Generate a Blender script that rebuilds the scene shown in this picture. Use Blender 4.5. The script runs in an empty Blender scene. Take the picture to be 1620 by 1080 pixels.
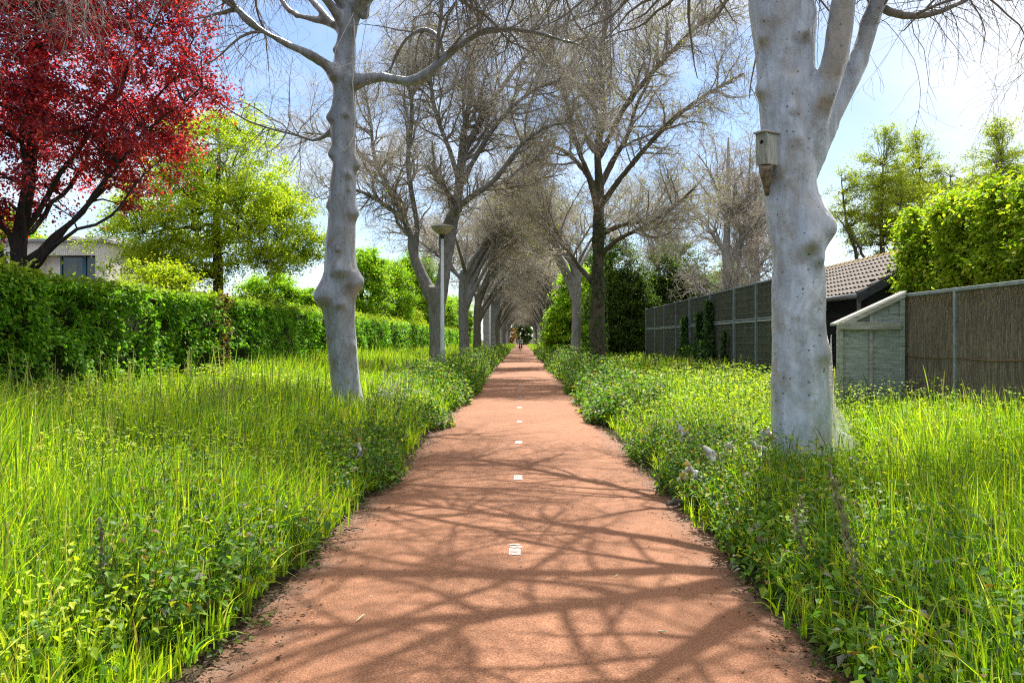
import bpy, bmesh, math, random
import numpy as np
from mathutils import Vector, Matrix

random.seed(7)
PI = math.pi
SC = bpy.context.scene
COL = SC.collection
CAMH = 1.5
F = 1300.0


def at(px, py, D):
    return ((px - 825.0) / F * D, D, CAMH + (537.0 - py) / F * D)


# ------------------------------------------------------------------ noise
def _h(ix, iy, iz):
    n = (ix * 374761393 + iy * 668265263 + iz * 1274126177) & 0xffffffff
    n = ((n ^ (n >> 13)) * 1274126177) & 0xffffffff
    n = (n ^ (n >> 16)) & 0xffff
    return n / 65535.0


def vnoise(p, s=1.0):
    p = np.asarray(p, float) * s + 1000.0
    i = np.floor(p).astype(np.int64)
    f = p - i
    f = f * f * (3 - 2 * f)
    out = 0
    for dx in (0, 1):
        wx = f[:, 0] if dx else 1 - f[:, 0]
        for dy in (0, 1):
            wy = f[:, 1] if dy else 1 - f[:, 1]
            for dz in (0, 1):
                wz = f[:, 2] if dz else 1 - f[:, 2]
                out = out + wx * wy * wz * _h(i[:, 0] + dx, i[:, 1] + dy, i[:, 2] + dz)
    return out


def fnoise(p, s=1.0, o=3):
    r = 0; a = 1; t = 0
    for k in range(o):
        r = r + a * vnoise(p, s); t += a
        a *= .5; s *= 2.1
    return r / t


def nrm(v):
    return v / np.maximum(np.linalg.norm(v, axis=-1, keepdims=True), 1e-9)


# ------------------------------------------------------------------ mesh helpers
def mesh_np(name, V, Fs, col=None, smooth=False):
    if not isinstance(Fs, (list, tuple)):
        Fs = [Fs]
    Fs = [np.asarray(f, np.int64) for f in Fs if len(f)]
    me = bpy.data.meshes.new(name)
    V = np.asarray(V, np.float32)
    me.vertices.add(len(V))
    me.vertices.foreach_set('co', V.ravel())
    loops = np.concatenate([f.ravel() for f in Fs]).astype(np.int32)
    tot = np.concatenate([np.full(len(f), f.shape[1]) for f in Fs])
    start = np.concatenate([[0], np.cumsum(tot)[:-1]]).astype(np.int32)
    me.loops.add(len(loops))
    me.loops.foreach_set('vertex_index', loops)
    me.polygons.add(len(tot))
    me.polygons.foreach_set('loop_start', start)
    me.polygons.foreach_set('use_smooth', np.full(len(tot), smooth, dtype=bool))
    if col is not None:
        a = me.color_attributes.new('col', 'FLOAT_COLOR', 'POINT')
        c = np.ones((len(V), 4), np.float32); c[:, :3] = col
        a.data.foreach_set('color', c.ravel())
    me.update(calc_edges=True)
    return me


def link(name, me, mat=None, parent=None, loc=None, rotz=0.0):
    o = bpy.data.objects.new(name, me)
    COL.objects.link(o)
    if mat is not None and me is not None and len(me.materials) == 0:
        me.materials.append(mat)
    if parent is not None:
        o.parent = parent
    if loc is not None:
        o.location = loc
    o.rotation_euler = (0, 0, rotz)
    return o


def thing(name, label, cat, loc=(0, 0, 0), rotz=0.0, group=None, kind=None):
    o = bpy.data.objects.new(name, None)
    COL.objects.link(o)
    o.empty_display_size = .2
    o.location = loc; o.rotation_euler = (0, 0, rotz)
    o['label'] = label; o['category'] = cat
    if group: o['group'] = group
    if kind: o['kind'] = kind
    return o


def tag(o, label=None, cat=None, group=None, kind=None):
    if label: o['label'] = label
    if cat: o['category'] = cat
    if group: o['group'] = group
    if kind: o['kind'] = kind
    return o


def dup(root, loc, rotz=0.0, label=None, scale=1.0):
    r = root.copy(); COL.objects.link(r)
    r.location = loc; r.rotation_euler = (0, 0, rotz); r.scale = (scale,) * 3
    if label: r['label'] = label
    for ch in list(root.children):
        c = ch.copy(); COL.objects.link(c); c.parent = r
        for g in ch.children:
            d = g.copy(); COL.objects.link(d); d.parent = c
    return r


class MB:
    """collects boxes, tubes and lathes into one mesh"""
    def __init__(self):
        self.V = []; self.F3 = []; self.F4 = []; self.FN = []; self.n = 0

    def add(self, V, F4=None, F3=None, FN=None):
        V = np.asarray(V, float).reshape(-1, 3)
        if F4 is not None and len(F4): self.F4.append(np.asarray(F4) + self.n)
        if F3 is not None and len(F3): self.F3.append(np.asarray(F3) + self.n)
        if FN is not None:
            for f in FN: self.FN.append([i + self.n for i in f])
        self.V.append(V); self.n += len(V)
        return self

    def box(self, x0, x1, y0, y1, z0, z1):
        v = [(x, y, z) for z in (z0, z1) for y in (y0, y1) for x in (x0, x1)]
        f = [(0, 2, 3, 1), (4, 5, 7, 6), (0, 1, 5, 4), (2, 6, 7, 3), (0, 4, 6, 2), (1, 3, 7, 5)]
        return self.add(v, f)

    def prism(self, pts, axis, a, b):
        """pts: 2d polygon, extruded along axis from a to b"""
        n = len(pts)
        def mk(p, t):
            if axis == 'y': return (p[0], t, p[1])
            if axis == 'x': return (t, p[0], p[1])
            return (p[0], p[1], t)
        v = [mk(p, a) for p in pts] + [mk(p, b) for p in pts]
        f4 = [(i, (i + 1) % n, n + (i + 1) % n, n + i) for i in range(n)]
        return self.add(v, f4, FN=[list(range(n))[::-1], list(range(n, 2 * n))])

    def beam(self, p, q, w, h, up=(0, 0, 1)):
        p = np.array(p, float); q = np.array(q, float)
        t = nrm(q - p); u = nrm(np.cross(t, up)); v = np.cross(u, t)
        c = []
        for e in (p, q):
            for a, b in ((-1, -1), (1, -1), (1, 1), (-1, 1)):
                c.append(e + u * a * w / 2 + v * b * h / 2)
        f = [(0, 1, 2, 3), (7, 6, 5, 4), (0, 4, 5, 1), (1, 5, 6, 2), (2, 6, 7, 3), (3, 7, 4, 0)]
        return self.add(c, f)

    def tube(self, pts, r, s=8, cap=True):
        pts = np.asarray(pts, float)
        R = np.full(len(pts), r, float) if np.isscalar(r) else np.asarray(r, float)
        V, Q = tubes(pts[None], R[None], s)
        self.add(V, Q)
        if cap:
            b = self.n - len(V)
            self.FN.append([b + i for i in range(s)][::-1])
            self.FN.append([b + (len(pts) - 1) * s + i for i in range(s)])
        return self

    def lathe(self, prof, c=(0, 0, 0), s=24):
        a = np.arange(s) * 2 * PI / s
        V = []
        for r, z in prof:
            V.append(np.stack([c[0] + r * np.cos(a), c[1] + r * np.sin(a), np.full(s, c[2] + z)], 1))
        V = np.concatenate(V)
        f = []
        for k in range(len(prof) - 1):
            for i in range(s):
                j = (i + 1) % s
                f.append((k * s + i, k * s + j, (k + 1) * s + j, (k + 1) * s + i))
        self.add(V, f)
        b = self.n - len(V)
        self.FN.append([b + i for i in range(s)][::-1])
        self.FN.append([b + (len(prof) - 1) * s + i for i in range(s)])
        return self

    def mesh(self, name, smooth=False, bevel=0.0):
        V = np.concatenate(self.V)
        me = bpy.data.meshes.new(name)
        faces = []
        for f in self.F4: faces += f.tolist()
        for f in self.F3: faces += f.tolist()
        faces += self.FN
        me.from_pydata(V.tolist(), [], faces)
        if smooth:
            me.polygons.foreach_set('use_smooth', np.full(len(me.polygons), True))
        me.update()
        if bevel:
            bm = bmesh.new(); bm.from_mesh(me)
            bmesh.ops.bevel(bm, geom=[e for e in bm.edges if e.is_manifold and e.calc_face_angle(0) > .6],
                            offset=bevel, segments=1, affect='EDGES', clamp_overlap=True)
            bm.to_mesh(me); bm.free()
        return me

    def build(self, name, mat, parent=None, smooth=False, bevel=0.0, loc=None, rotz=0.0):
        return link(name, self.mesh(name, smooth, bevel), mat, parent, loc, rotz)


def tubes(P, R, s=3):
    N, K, _ = P.shape
    T = np.gradient(P, axis=1); T = nrm(T)
    ref = np.where(np.abs(T[:, :1, 2:3]) > .8, np.array([1., .13, 0]), np.array([.1, .07, 1.]))
    U = nrm(np.cross(T, np.broadcast_to(ref, T.shape)))
    W = np.cross(T, U)
    a = np.arange(s) * 2 * PI / s
    V = P[:, :, None] + R[:, :, None, None] * (np.cos(a)[None, None, :, None] * U[:, :, None] + np.sin(a)[None, None, :, None] * W[:, :, None])
    idx = np.arange(N * K * s).reshape(N, K, s)
    i0 = idx[:, :-1]; i1 = idx[:, 1:]
    Q = np.stack([i0, np.roll(i0, -1, 2), np.roll(i1, -1, 2), i1], -1).reshape(-1, 4)
    return V.reshape(-1, 3), Q


def resample(pts, n):
    """catmull-rom through rows (any number of columns), n points"""
    p = np.asarray(pts, float)
    q = np.vstack([2 * p[0] - p[1], p, 2 * p[-1] - p[-2]])
    d = np.linalg.norm(np.diff(p[:, :3], axis=0), axis=1)
    c = np.concatenate([[0], np.cumsum(d)])
    t = np.linspace(0, c[-1], n)
    i = np.clip(np.searchsorted(c, t, 'right') - 1, 0, len(p) - 2)
    u = ((t - c[i]) / np.maximum(d[i], 1e-9))[:, None]
    a, b, e, g = q[i], q[i + 1], q[i + 2], q[i + 3]
    return .5 * (2 * b + (e - a) * u + (2 * a - 5 * b + 4 * e - g) * u ** 2 + (3 * b - a - 3 * e + g) * u ** 3)


# leaf templates: length along +x, width along y, normal z
LEAF5 = (np.array([(0, 0, 0), (.42, .5, .06), (.45, 0, -.05), (.42, -.5, .06), (1, 0, -.22)]),
         np.array([(0, 2, 1), (0, 3, 2), (1, 2, 4), (2, 3, 4)]))
LEAF4 = (np.array([(0, 0, 0), (.5, .5, .1), (.5, -.5, .1), (1, 0, -.08)]),
         np.array([(0, 3, 1), (0, 2, 3)]))


def leaves(pos, d, up, L, wr, tmpl=LEAF4):
    d = nrm(d); y = nrm(np.cross(up, d)); z = np.cross(d, y)
    T, Fc = tmpl
    L = np.broadcast_to(np.asarray(L, float), (len(pos),))
    wr = np.broadcast_to(np.asarray(wr, float), (len(pos),))
    V = pos[:, None] + L[:, None, None] * (T[None, :, 0:1] * d[:, None] + wr[:, None, None] * T[None, :, 1:2] * y[:, None] + T[None, :, 2:3] * z[:, None])
    k = len(T)
    Fi = (np.arange(len(pos)) * k)[:, None, None] + Fc[None]
    return V.reshape(-1, 3), Fi.reshape(-1, 3), k


def jitter_cols(rng, n, pal, w=None, var=.18):
    pal = np.asarray(pal, float)
    i = rng.choice(len(pal), n, p=w)
    c = pal[i] * (1 + var * rng.standard_normal((n, 1))).clip(.45, 1.7)
    return c.clip(.003, .95)


# ------------------------------------------------------------------ materials
def new_mat(name):
    m = bpy.data.materials.new(name); m.use_nodes = True
    nt = m.node_tree; nt.nodes.clear()
    out = nt.nodes.new('ShaderNodeOutputMaterial')
    return m, nt, out


def N(nt, t, **kw):
    n = nt.nodes.new(t)
    for k, v in kw.items(): setattr(n, k, v)
    return n


def ramp(nt, fac, stops, interp='LINEAR'):
    r = N(nt, 'ShaderNodeValToRGB'); r.color_ramp.interpolation = interp
    e = r.color_ramp.elements
    while len(e) > 1: e.remove(e[-1])
    e[0].position = stops[0][0]; e[0].color = (*stops[0][1], 1)
    for p, c in stops[1:]:
        x = e.new(p); x.color = (*c, 1)
    nt.links.new(fac, r.inputs[0])
    return r.outputs[0]


def noise(nt, vec, scale, detail=4, rough=.55, dist=0.0):
    n = N(nt, 'ShaderNodeTexNoise')
    n.inputs['Scale'].default_value = scale; n.inputs['Detail'].default_value = detail
    n.inputs['Roughness'].default_value = rough; n.inputs['Distortion'].default_value = dist
    if vec is not None: nt.links.new(vec, n.inputs['Vector'])
    return n.outputs['Fac']


def objco(nt, scale=None):
    t = N(nt, 'ShaderNodeTexCoord').outputs['Object']
    if scale:
        m = N(nt, 'ShaderNodeMapping'); m.inputs['Scale'].default_value = scale
        nt.links.new(t, m.inputs[0]); return m.outputs[0]
    return t


def mixc(nt, fac, a, b, mode='MIX'):
    m = N(nt, 'ShaderNodeMix', data_type='RGBA', blend_type=mode)
    for s, v in ((0, fac), (6, a), (7, b)):
        if isinstance(v, (int, float)): m.inputs[s].default_value = v
        elif isinstance(v, tuple): m.inputs[s].default_value = (*v, 1)
        else: nt.links.new(v, m.inputs[s])
    return m.outputs[2]


def principled(nt, out, col, rough=.7, bump=None, bstr=.3, bdist=.01, spec=.3, metal=0.0):
    p = N(nt, 'ShaderNodeBsdfPrincipled')
    if isinstance(col, tuple): p.inputs['Base Color'].default_value = (*col, 1)
    else: nt.links.new(col, p.inputs['Base Color'])
    if isinstance(rough, (int, float)): p.inputs['Roughness'].default_value = rough
    else: nt.links.new(rough, p.inputs['Roughness'])
    p.inputs['Specular IOR Level'].default_value = spec
    p.inputs['Metallic'].default_value = metal
    if bump is not None:
        b = N(nt, 'ShaderNodeBump'); b.inputs['Strength'].default_value = bstr; b.inputs['Distance'].default_value = bdist
        nt.links.new(bump, b.inputs['Height']); nt.links.new(b.outputs[0], p.inputs['Normal'])
    if out is not None: nt.links.new(p.outputs[0], out.inputs[0])
    return p


def simple(name, ca, cb, scale=8, rough=.6, spec=.3, bstr=.2, bdist=.005, stretch=None, metal=0.0):
    m, nt, out = new_mat(name)
    v = objco(nt, stretch)
    n = noise(nt, v, scale, 6)
    c = ramp(nt, n, [(.3, ca), (.7, cb)])
    principled(nt, out, c, rough, n, bstr, bdist, spec, metal)
    return m


def leaf_mat(name, trans=.48, rough=.5, tint=(1.12, 1.25, .42), spec=.22):
    m, nt, out = new_mat(name)
    a = N(nt, 'ShaderNodeAttribute', attribute_name='col')
    p = principled(nt, None, a.outputs['Color'], rough, spec=spec)
    t = N(nt, 'ShaderNodeBsdfTranslucent')
    nt.links.new(mixc(nt, 1.0, a.outputs['Color'], tint, 'MULTIPLY'), t.inputs[0])
    s = N(nt, 'ShaderNodeMixShader'); s.inputs[0].default_value = trans
    nt.links.new(p.outputs[0], s.inputs[1]); nt.links.new(t.outputs[0], s.inputs[2])
    nt.links.new(s.outputs[0], out.inputs[0])
    return m


M = {}
M['leaf'] = leaf_mat('green_leaf')
M['redleaf'] = leaf_mat('red_leaf', trans=.52, tint=(1.7, .6, .5), rough=.4, spec=.5)
M['grass'] = leaf_mat('grass_blade', trans=.52, tint=(1.15, 1.3, .45), rough=.4, spec=.35)
M['dryleaf'] = leaf_mat('dry_leaf', trans=.3, tint=(1, .95, .8), rough=.7, spec=.2)


def mat_path():
    m, nt, out = new_mat('red_asphalt')
    v = objco(nt)
    big = noise(nt, v, .55, 5, .6)
    mid = noise(nt, v, 3.2, 6, .65)
    fine = N(nt, 'ShaderNodeTexVoronoi'); fine.inputs['Scale'].default_value = 85
    nt.links.new(v, fine.inputs['Vector'])
    grain = noise(nt, v, 120, 3, .7)
    c = ramp(nt, grain, [(.3, (.102, .043, .022)), (.5, (.232, .108, .055)), (.70, (.41, .218, .126))])
    c = mixc(nt, .8, c, ramp(nt, big, [(.3, (.82, .76, .74)), (.7, (1.12, 1.08, 1.05))]), 'MULTIPLY')
    c = mixc(nt, .7, c, ramp(nt, mid, [(.3, (.78, .74, .72)), (.65, (1.08, 1.06, 1.05))]), 'MULTIPLY')
    # dirt towards both edges, real soil swept on to the path
    x = N(nt, 'ShaderNodeSeparateXYZ'); nt.links.new(v, x.inputs[0])
    ab = N(nt, 'ShaderNodeMath', operation='ABSOLUTE'); nt.links.new(x.outputs[0], ab.inputs[0])
    ad = N(nt, 'ShaderNodeMath', operation='MULTIPLY_ADD'); nt.links.new(mid, ad.inputs[0]); ad.inputs[1].default_value = .9
    nt.links.new(ab.outputs[0], ad.inputs[2])
    e = ramp(nt, ad.outputs[0], [(.0, (0, 0, 0)), (.985, (0, 0, 0)), (1.0, (1, 1, 1))])
    mr = N(nt, 'ShaderNodeMapRange'); nt.links.new(ad.outputs[0], mr.inputs[0])
    mr.inputs[1].default_value = 1.62; mr.inputs[2].default_value = 2.0; mr.inputs[3].default_value = 0; mr.inputs[4].default_value = .85
    dirt = ramp(nt, grain, [(.3, (.07, .045, .032)), (.7, (.22, .15, .11))])
    c = mixc(nt, mr.outputs[0], c, dirt)
    h = N(nt, 'ShaderNodeMath', operation='ADD'); nt.links.new(fine.outputs['Distance'], h.inputs[0]); nt.links.new(grain, h.inputs[1])
    principled(nt, out, c, .85, h.outputs[0], .55, .006, .25)
    return m


M['path'] = mat_path()
M['soil'] = simple('verge_soil', (.022, .016, .010), (.065, .048, .028), 6, .95, .1, .6, .03)


def mat_paint():
    m, nt, out = new_mat('worn_white_paint')
    v = objco(nt)
    n = noise(nt, v, 40, 5, .7)
    g = noise(nt, v, 120, 3, .7)
    n2 = noise(nt, objco(nt, (1, 6, 1)), 5, 3, .6)
    ad = N(nt, 'ShaderNodeMath', operation='MULTIPLY_ADD'); nt.links.new(n, ad.inputs[0]); ad.inputs[1].default_value = .5; nt.links.new(n2, ad.inputs[2])
    c = ramp(nt, ad.outputs[0], [(.50, (.60, .585, .55)), (.74, (.46, .41, .37)), (.86, (.22, .11, .065))])
    principled(nt, out, c, .75, g, .4, .004)
    return m


M['paint'] = mat_paint()


def mat_silk(name='silk_bark', tone=1.0, brown=.55, cool=True):
    m, nt, out = new_mat(name)
    v = objco(nt)
    big = noise(nt, objco(nt, (1.6, 1.6, .9)), 2.0, 6, .68, .9)
    st = noise(nt, objco(nt, (3, 3, .7)), 3.0, 5, .6, .3)
    lo, hi_ = ((.25, .28, .325), (.47, .52, .60)) if cool else ((.30, .29, .25), (.58, .565, .51))
    c = ramp(nt, st, [(.3, tuple(q * tone for q in lo)), (.7, tuple(q * tone for q in hi_))])
    br = ramp(nt, big, [(.46, (0, 0, 0)), (.66, (brown, brown, brown))])
    c = mixc(nt, br, c, (.21 * tone, .165 * tone, .105 * tone))
    kn = N(nt, 'ShaderNodeAttribute', attribute_name='knot')
    km = N(nt, 'ShaderNodeMath', operation='MULTIPLY'); nt.links.new(kn.outputs['Fac'], km.inputs[0]); km.inputs[1].default_value = .75
    c = mixc(nt, km.outputs[0], c, (.20 * tone, .145 * tone, .075 * tone))
    vo = N(nt, 'ShaderNodeTexVoronoi'); vo.inputs['Scale'].default_value = 17; vo.inputs['Randomness'].default_value = 1
    nt.links.new(v, vo.inputs['Vector'])
    rad = N(nt, 'ShaderNodeSeparateColor'); nt.links.new(vo.outputs['Color'], rad.inputs[0])
    mr = N(nt, 'ShaderNodeMath', operation='MULTIPLY_ADD'); nt.links.new(rad.outputs[0], mr.inputs[0]); mr.inputs[1].default_value = .60; mr.inputs[2].default_value = -.34
    lt = N(nt, 'ShaderNodeMath', operation='LESS_THAN'); nt.links.new(vo.outputs['Distance'], lt.inputs[0]); nt.links.new(mr.outputs[0], lt.inputs[1])
    sp = N(nt, 'ShaderNodeMath', operation='MULTIPLY'); nt.links.new(lt.outputs[0], sp.inputs[0]); sp.inputs[1].default_value = .8
    c = mixc(nt, sp.outputs[0], c, (.06, .05, .045))
    b = noise(nt, v, 7, 3, .5, .8)
    wr = noise(nt, objco(nt, (9, 9, 1.6)), 1.6, 5, .65, 1.6)
    ad = N(nt, 'ShaderNodeMath', operation='ADD'); nt.links.new(b, ad.inputs[0]); nt.links.new(wr, ad.inputs[1])
    p = principled(nt, out, c, .36, ad.outputs[0], .32, .045, .5)
    p.inputs['Coat Weight'].default_value = .35; p.inputs['Coat Roughness'].default_value = .28
    p.inputs['Sheen Weight'].default_value = .35
    p.inputs['Sheen Roughness'].default_value = .4
    return m


M['silk'] = mat_silk('silk_bark')
M['silk_left'] = mat_silk('silk_bark_brown', .62, .8)


def mat_bark(name, ca, cb, moss=0.0, mosscol=(.06, .08, .02), scale=5):
    m, nt, out = new_mat(name)
    st = noise(nt, objco(nt, (3, 3, .6)), scale, 7, .65, .4)
    v = objco(nt)
    c = ramp(nt, st, [(.3, ca), (.7, cb)])
    if moss:
        g = noise(nt, v, 1.7, 4, .6)
        f = ramp(nt, g, [(.42, (0, 0, 0)), (.66, (moss, moss, moss))])
        c = mixc(nt, f, c, mosscol)
    principled(nt, out, c, .8, st, .7, .03, .2)
    return m


M['bark_pale'] = mat_bark('pale_grey_bark', (.19, .185, .175), (.42, .41, .41), .35, (.10, .10, .05))
M['bark_dark'] = mat_bark('dark_bark', (.035, .028, .022), (.10, .08, .062), .4, (.05, .07, .02))
M['bark_brown'] = mat_bark('brown_bark', (.06, .05, .04), (.17, .145, .115), .45, (.06, .08, .03))
M['bark_mid'] = mat_bark('grey_brown_bark', (.10, .095, .088), (.25, .245, .24), .35, (.09, .09, .05))
M['twig'] = mat_bark('silky_twig', (.36, .315, .26), (.62, .56, .47))
M['twig_dark'] = mat_bark('grey_twig', (.15, .135, .118), (.31, .28, .25))
M['purple_bark'] = mat_bark('blackish_bark', (.018, .015, .014), (.055, .045, .04))


# ------------------------------------------------------------------ branching
def spawn(rng, groups, n, L, ang, K, rr, wander, trop, t0=.2, t1=1.0, rmax=.2, rmin=.002, bias=(0, 0, 0), taper=.25, lenfall=.45):
    """n children from the polylines in groups [(P,R),...]; returns (P,R)"""
    seglen = []; pid = []
    for gi, (P, R) in enumerate(groups):
        ll = np.linalg.norm(np.diff(P, axis=1), axis=2).sum(1)
        seglen.append(ll); pid.append(np.stack([np.full(len(P), gi), np.arange(len(P))], 1))
    seglen = np.concatenate(seglen); pid = np.concatenate(pid)
    ch = rng.choice(len(seglen), n, p=seglen / seglen.sum())
    t = rng.uniform(t0, t1, n)
    p0 = np.zeros((n, 3)); tg = np.zeros((n, 3)); r0 = np.zeros(n)
    for gi, (P, R) in enumerate(groups):
        m = np.where(pid[ch, 0] == gi)[0]
        if not len(m): continue
        q = pid[ch[m], 1]; k = P.shape[1]
        x = t[m] * (k - 1); i = np.minimum(x.astype(int), k - 2); u = (x - i)[:, None]
        p0[m] = P[q, i] * (1 - u) + P[q, i + 1] * u
        tg[m] = nrm(P[q, i + 1] - P[q, i])
        r0[m] = R[q, i] * (1 - u[:, 0]) + R[q, i + 1] * u[:, 0]
    rv = rng.standard_normal((n, 3)); pe = nrm(rv - (rv * tg).sum(1, keepdims=True) * tg)
    a = np.radians(rng.uniform(ang[0], ang[1], n))[:, None]
    d = tg * np.cos(a) + pe * np.sin(a)
    ln = rng.uniform(L[0], L[1], n) * (1 - lenfall * t)
    P = np.zeros((n, K, 3)); P[:, 0] = p0
    st = (ln / (K - 1))[:, None]
    bias = np.asarray(bias, float)
    for k in range(1, K):
        d = nrm(d + wander * rng.standard_normal((n, 3)) + bias + np.array([0, 0, trop]))
        P[:, k] = P[:, k - 1] + d * st
    rs = np.clip(r0 * rr, rmin, rmax)
    R = rs[:, None] * np.linspace(1, taper, K)[None]
    return P, np.maximum(R, rmin * .6)


def tubes_mesh(name, groups, sides, mat, smooth=True):
    Vs = []; Qs = []; b = 0
    for (P, R), s in zip(groups, sides):
        V, Q = tubes(P, R, s); Vs.append(V); Qs.append(Q + b); b += len(V)
    me = mesh_np(name, np.concatenate(Vs), np.concatenate(Qs), smooth=smooth)
    me.materials.append(mat)
    return me


def fuse(name, tubes_list, voxel, mat, smooth_it=6, burls=(), namp=.0, nscale=3.0):
    """fuse closed tapering tubes into one skin (trunk + limbs), add burls"""
    mb = MB()
    for pts, s in tubes_list:
        pts = np.asarray(pts, float)
        mb.tube(pts[:, :3], pts[:, 3], s)
    me = mb.mesh(name + '_raw')
    o = bpy.data.objects.new('temporary', me); COL.objects.link(o)
    md = o.modifiers.new('r', 'REMESH'); md.mode = 'VOXEL'; md.voxel_size = voxel; md.use_smooth_shade = True
    sm = o.modifiers.new('s', 'SMOOTH'); sm.factor = .5; sm.iterations = smooth_it
    dg = bpy.context.evaluated_depsgraph_get(); dg.update()
    out = bpy.data.meshes.new_from_object(o.evaluated_get(dg))
    out.name = name
    bpy.data.objects.remove(o); bpy.data.meshes.remove(me)
    n = len(out.vertices)
    if n:
        co = np.empty(n * 3, np.float32); out.vertices.foreach_get('co', co); co = co.reshape(-1, 3).astype(float)
        no = np.empty(n * 3, np.float32); out.vertices.foreach_get('normal', no); no = no.reshape(-1, 3)
        q = co * np.array([1, 1, .55])
        h = (fnoise(q, nscale, 4) - .5) * 2 * namp
        rg_ = np.abs(fnoise(co * np.array([1, 1, .22]) + 7, nscale * 1.5, 2) - .5) * 2
        h = h + (.3 - rg_) * namp * .55
        knot = np.zeros(n)
        for c, r, *am in burls:
            c = np.array(c); e = co - c
            d2 = (e[:, 0] ** 2 + e[:, 1] ** 2 + (e[:, 2] * np.where(e[:, 2] > 0, .75, 1.15)) ** 2) / (r * .8) ** 2
            gz = np.exp(-d2 * .9); h = h + (am[0] if am else r * .72) * gz
            knot += (1.25 if am and am[0] == 0 else .55) * np.exp(-((e[:, 0] / (r * .6)) ** 2 + (e[:, 1] / (r * .9)) ** 2 + ((e[:, 2] + r * .45) / (r * .55)) ** 2))
        co = co + no * h[:, None]
        at_ = out.attributes.new('knot', 'FLOAT', 'POINT'); at_.data.foreach_set('value', knot.clip(0, 1).astype(np.float32))
        out.vertices.foreach_set('co', co.astype(np.float32).ravel()); out.update()
    out.polygons.foreach_set('use_smooth', np.full(len(out.polygons), True))
    out.materials.clear(); out.materials.append(mat)
    return out


def crown_from(rng, limbs, cnt, trop=(.05, .02, -.06), dens=1.0, tw=1.0, bias=(0, 0, 0), lens=((2, 3.6), (1.0, 2.0), (.5, 1.1), (.15, .4)), t0=.25):
    """limbs: list of (K,4) arrays -> boughs, branches, twigs, twiglets"""
    K = 12
    G = [(np.stack([resample(l, K)[:, :3] for l in limbs]), np.stack([resample(l, K)[:, 3] for l in limbs]))]
    b1 = spawn(rng, G, cnt[0], lens[0], (25, 70), 10, .55, .16, trop[0], t0, rmax=.09, rmin=.012, bias=bias)
    b2 = spawn(rng, G + [b1], cnt[1], lens[1], (25, 75), 8, .5, .2, trop[1], t0, rmax=.03, rmin=.006 * tw)
    b3 = spawn(rng, [b1, b2], int(cnt[2] * dens), lens[2], (20, 80), 6, .5, .22, trop[2], .1, rmax=.010 * tw, rmin=.0035 * tw)
    b4 = spawn(rng, [b2, b3], int(cnt[3] * dens), lens[3], (25, 80), 4, .6, .3, trop[2], .1, rmax=.0045 * tw, rmin=.0026 * tw)
    return b1, b2, b3, b4


def dry_bits(rng, groups, n, L, pal, wr=.6):
    """little curled leaf remnants on the twigs"""
    P = np.concatenate([g[0].reshape(-1, 3) for g in groups])
    p = P[rng.integers(0, len(P), n)] + rng.normal(0, .025, (n, 3))
    d = rng.standard_normal((n, 3)); d[:, 2] -= .7
    V, Fc, k = leaves(p, d, rng.standard_normal((n, 3)), rng.uniform(L[0], L[1], n), wr)
    c = np.repeat(jitter_cols(rng, n, pal), k, 0)
    return V, Fc, c


PAL_DRY = [(.42, .35, .25), (.33, .26, .18), (.50, .45, .37), (.22, .16, .11)]
PAL_YOUNG = [(.24, .30, .03), (.32, .36, .04), (.36, .34, .08), (.20, .25, .03)]


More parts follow.
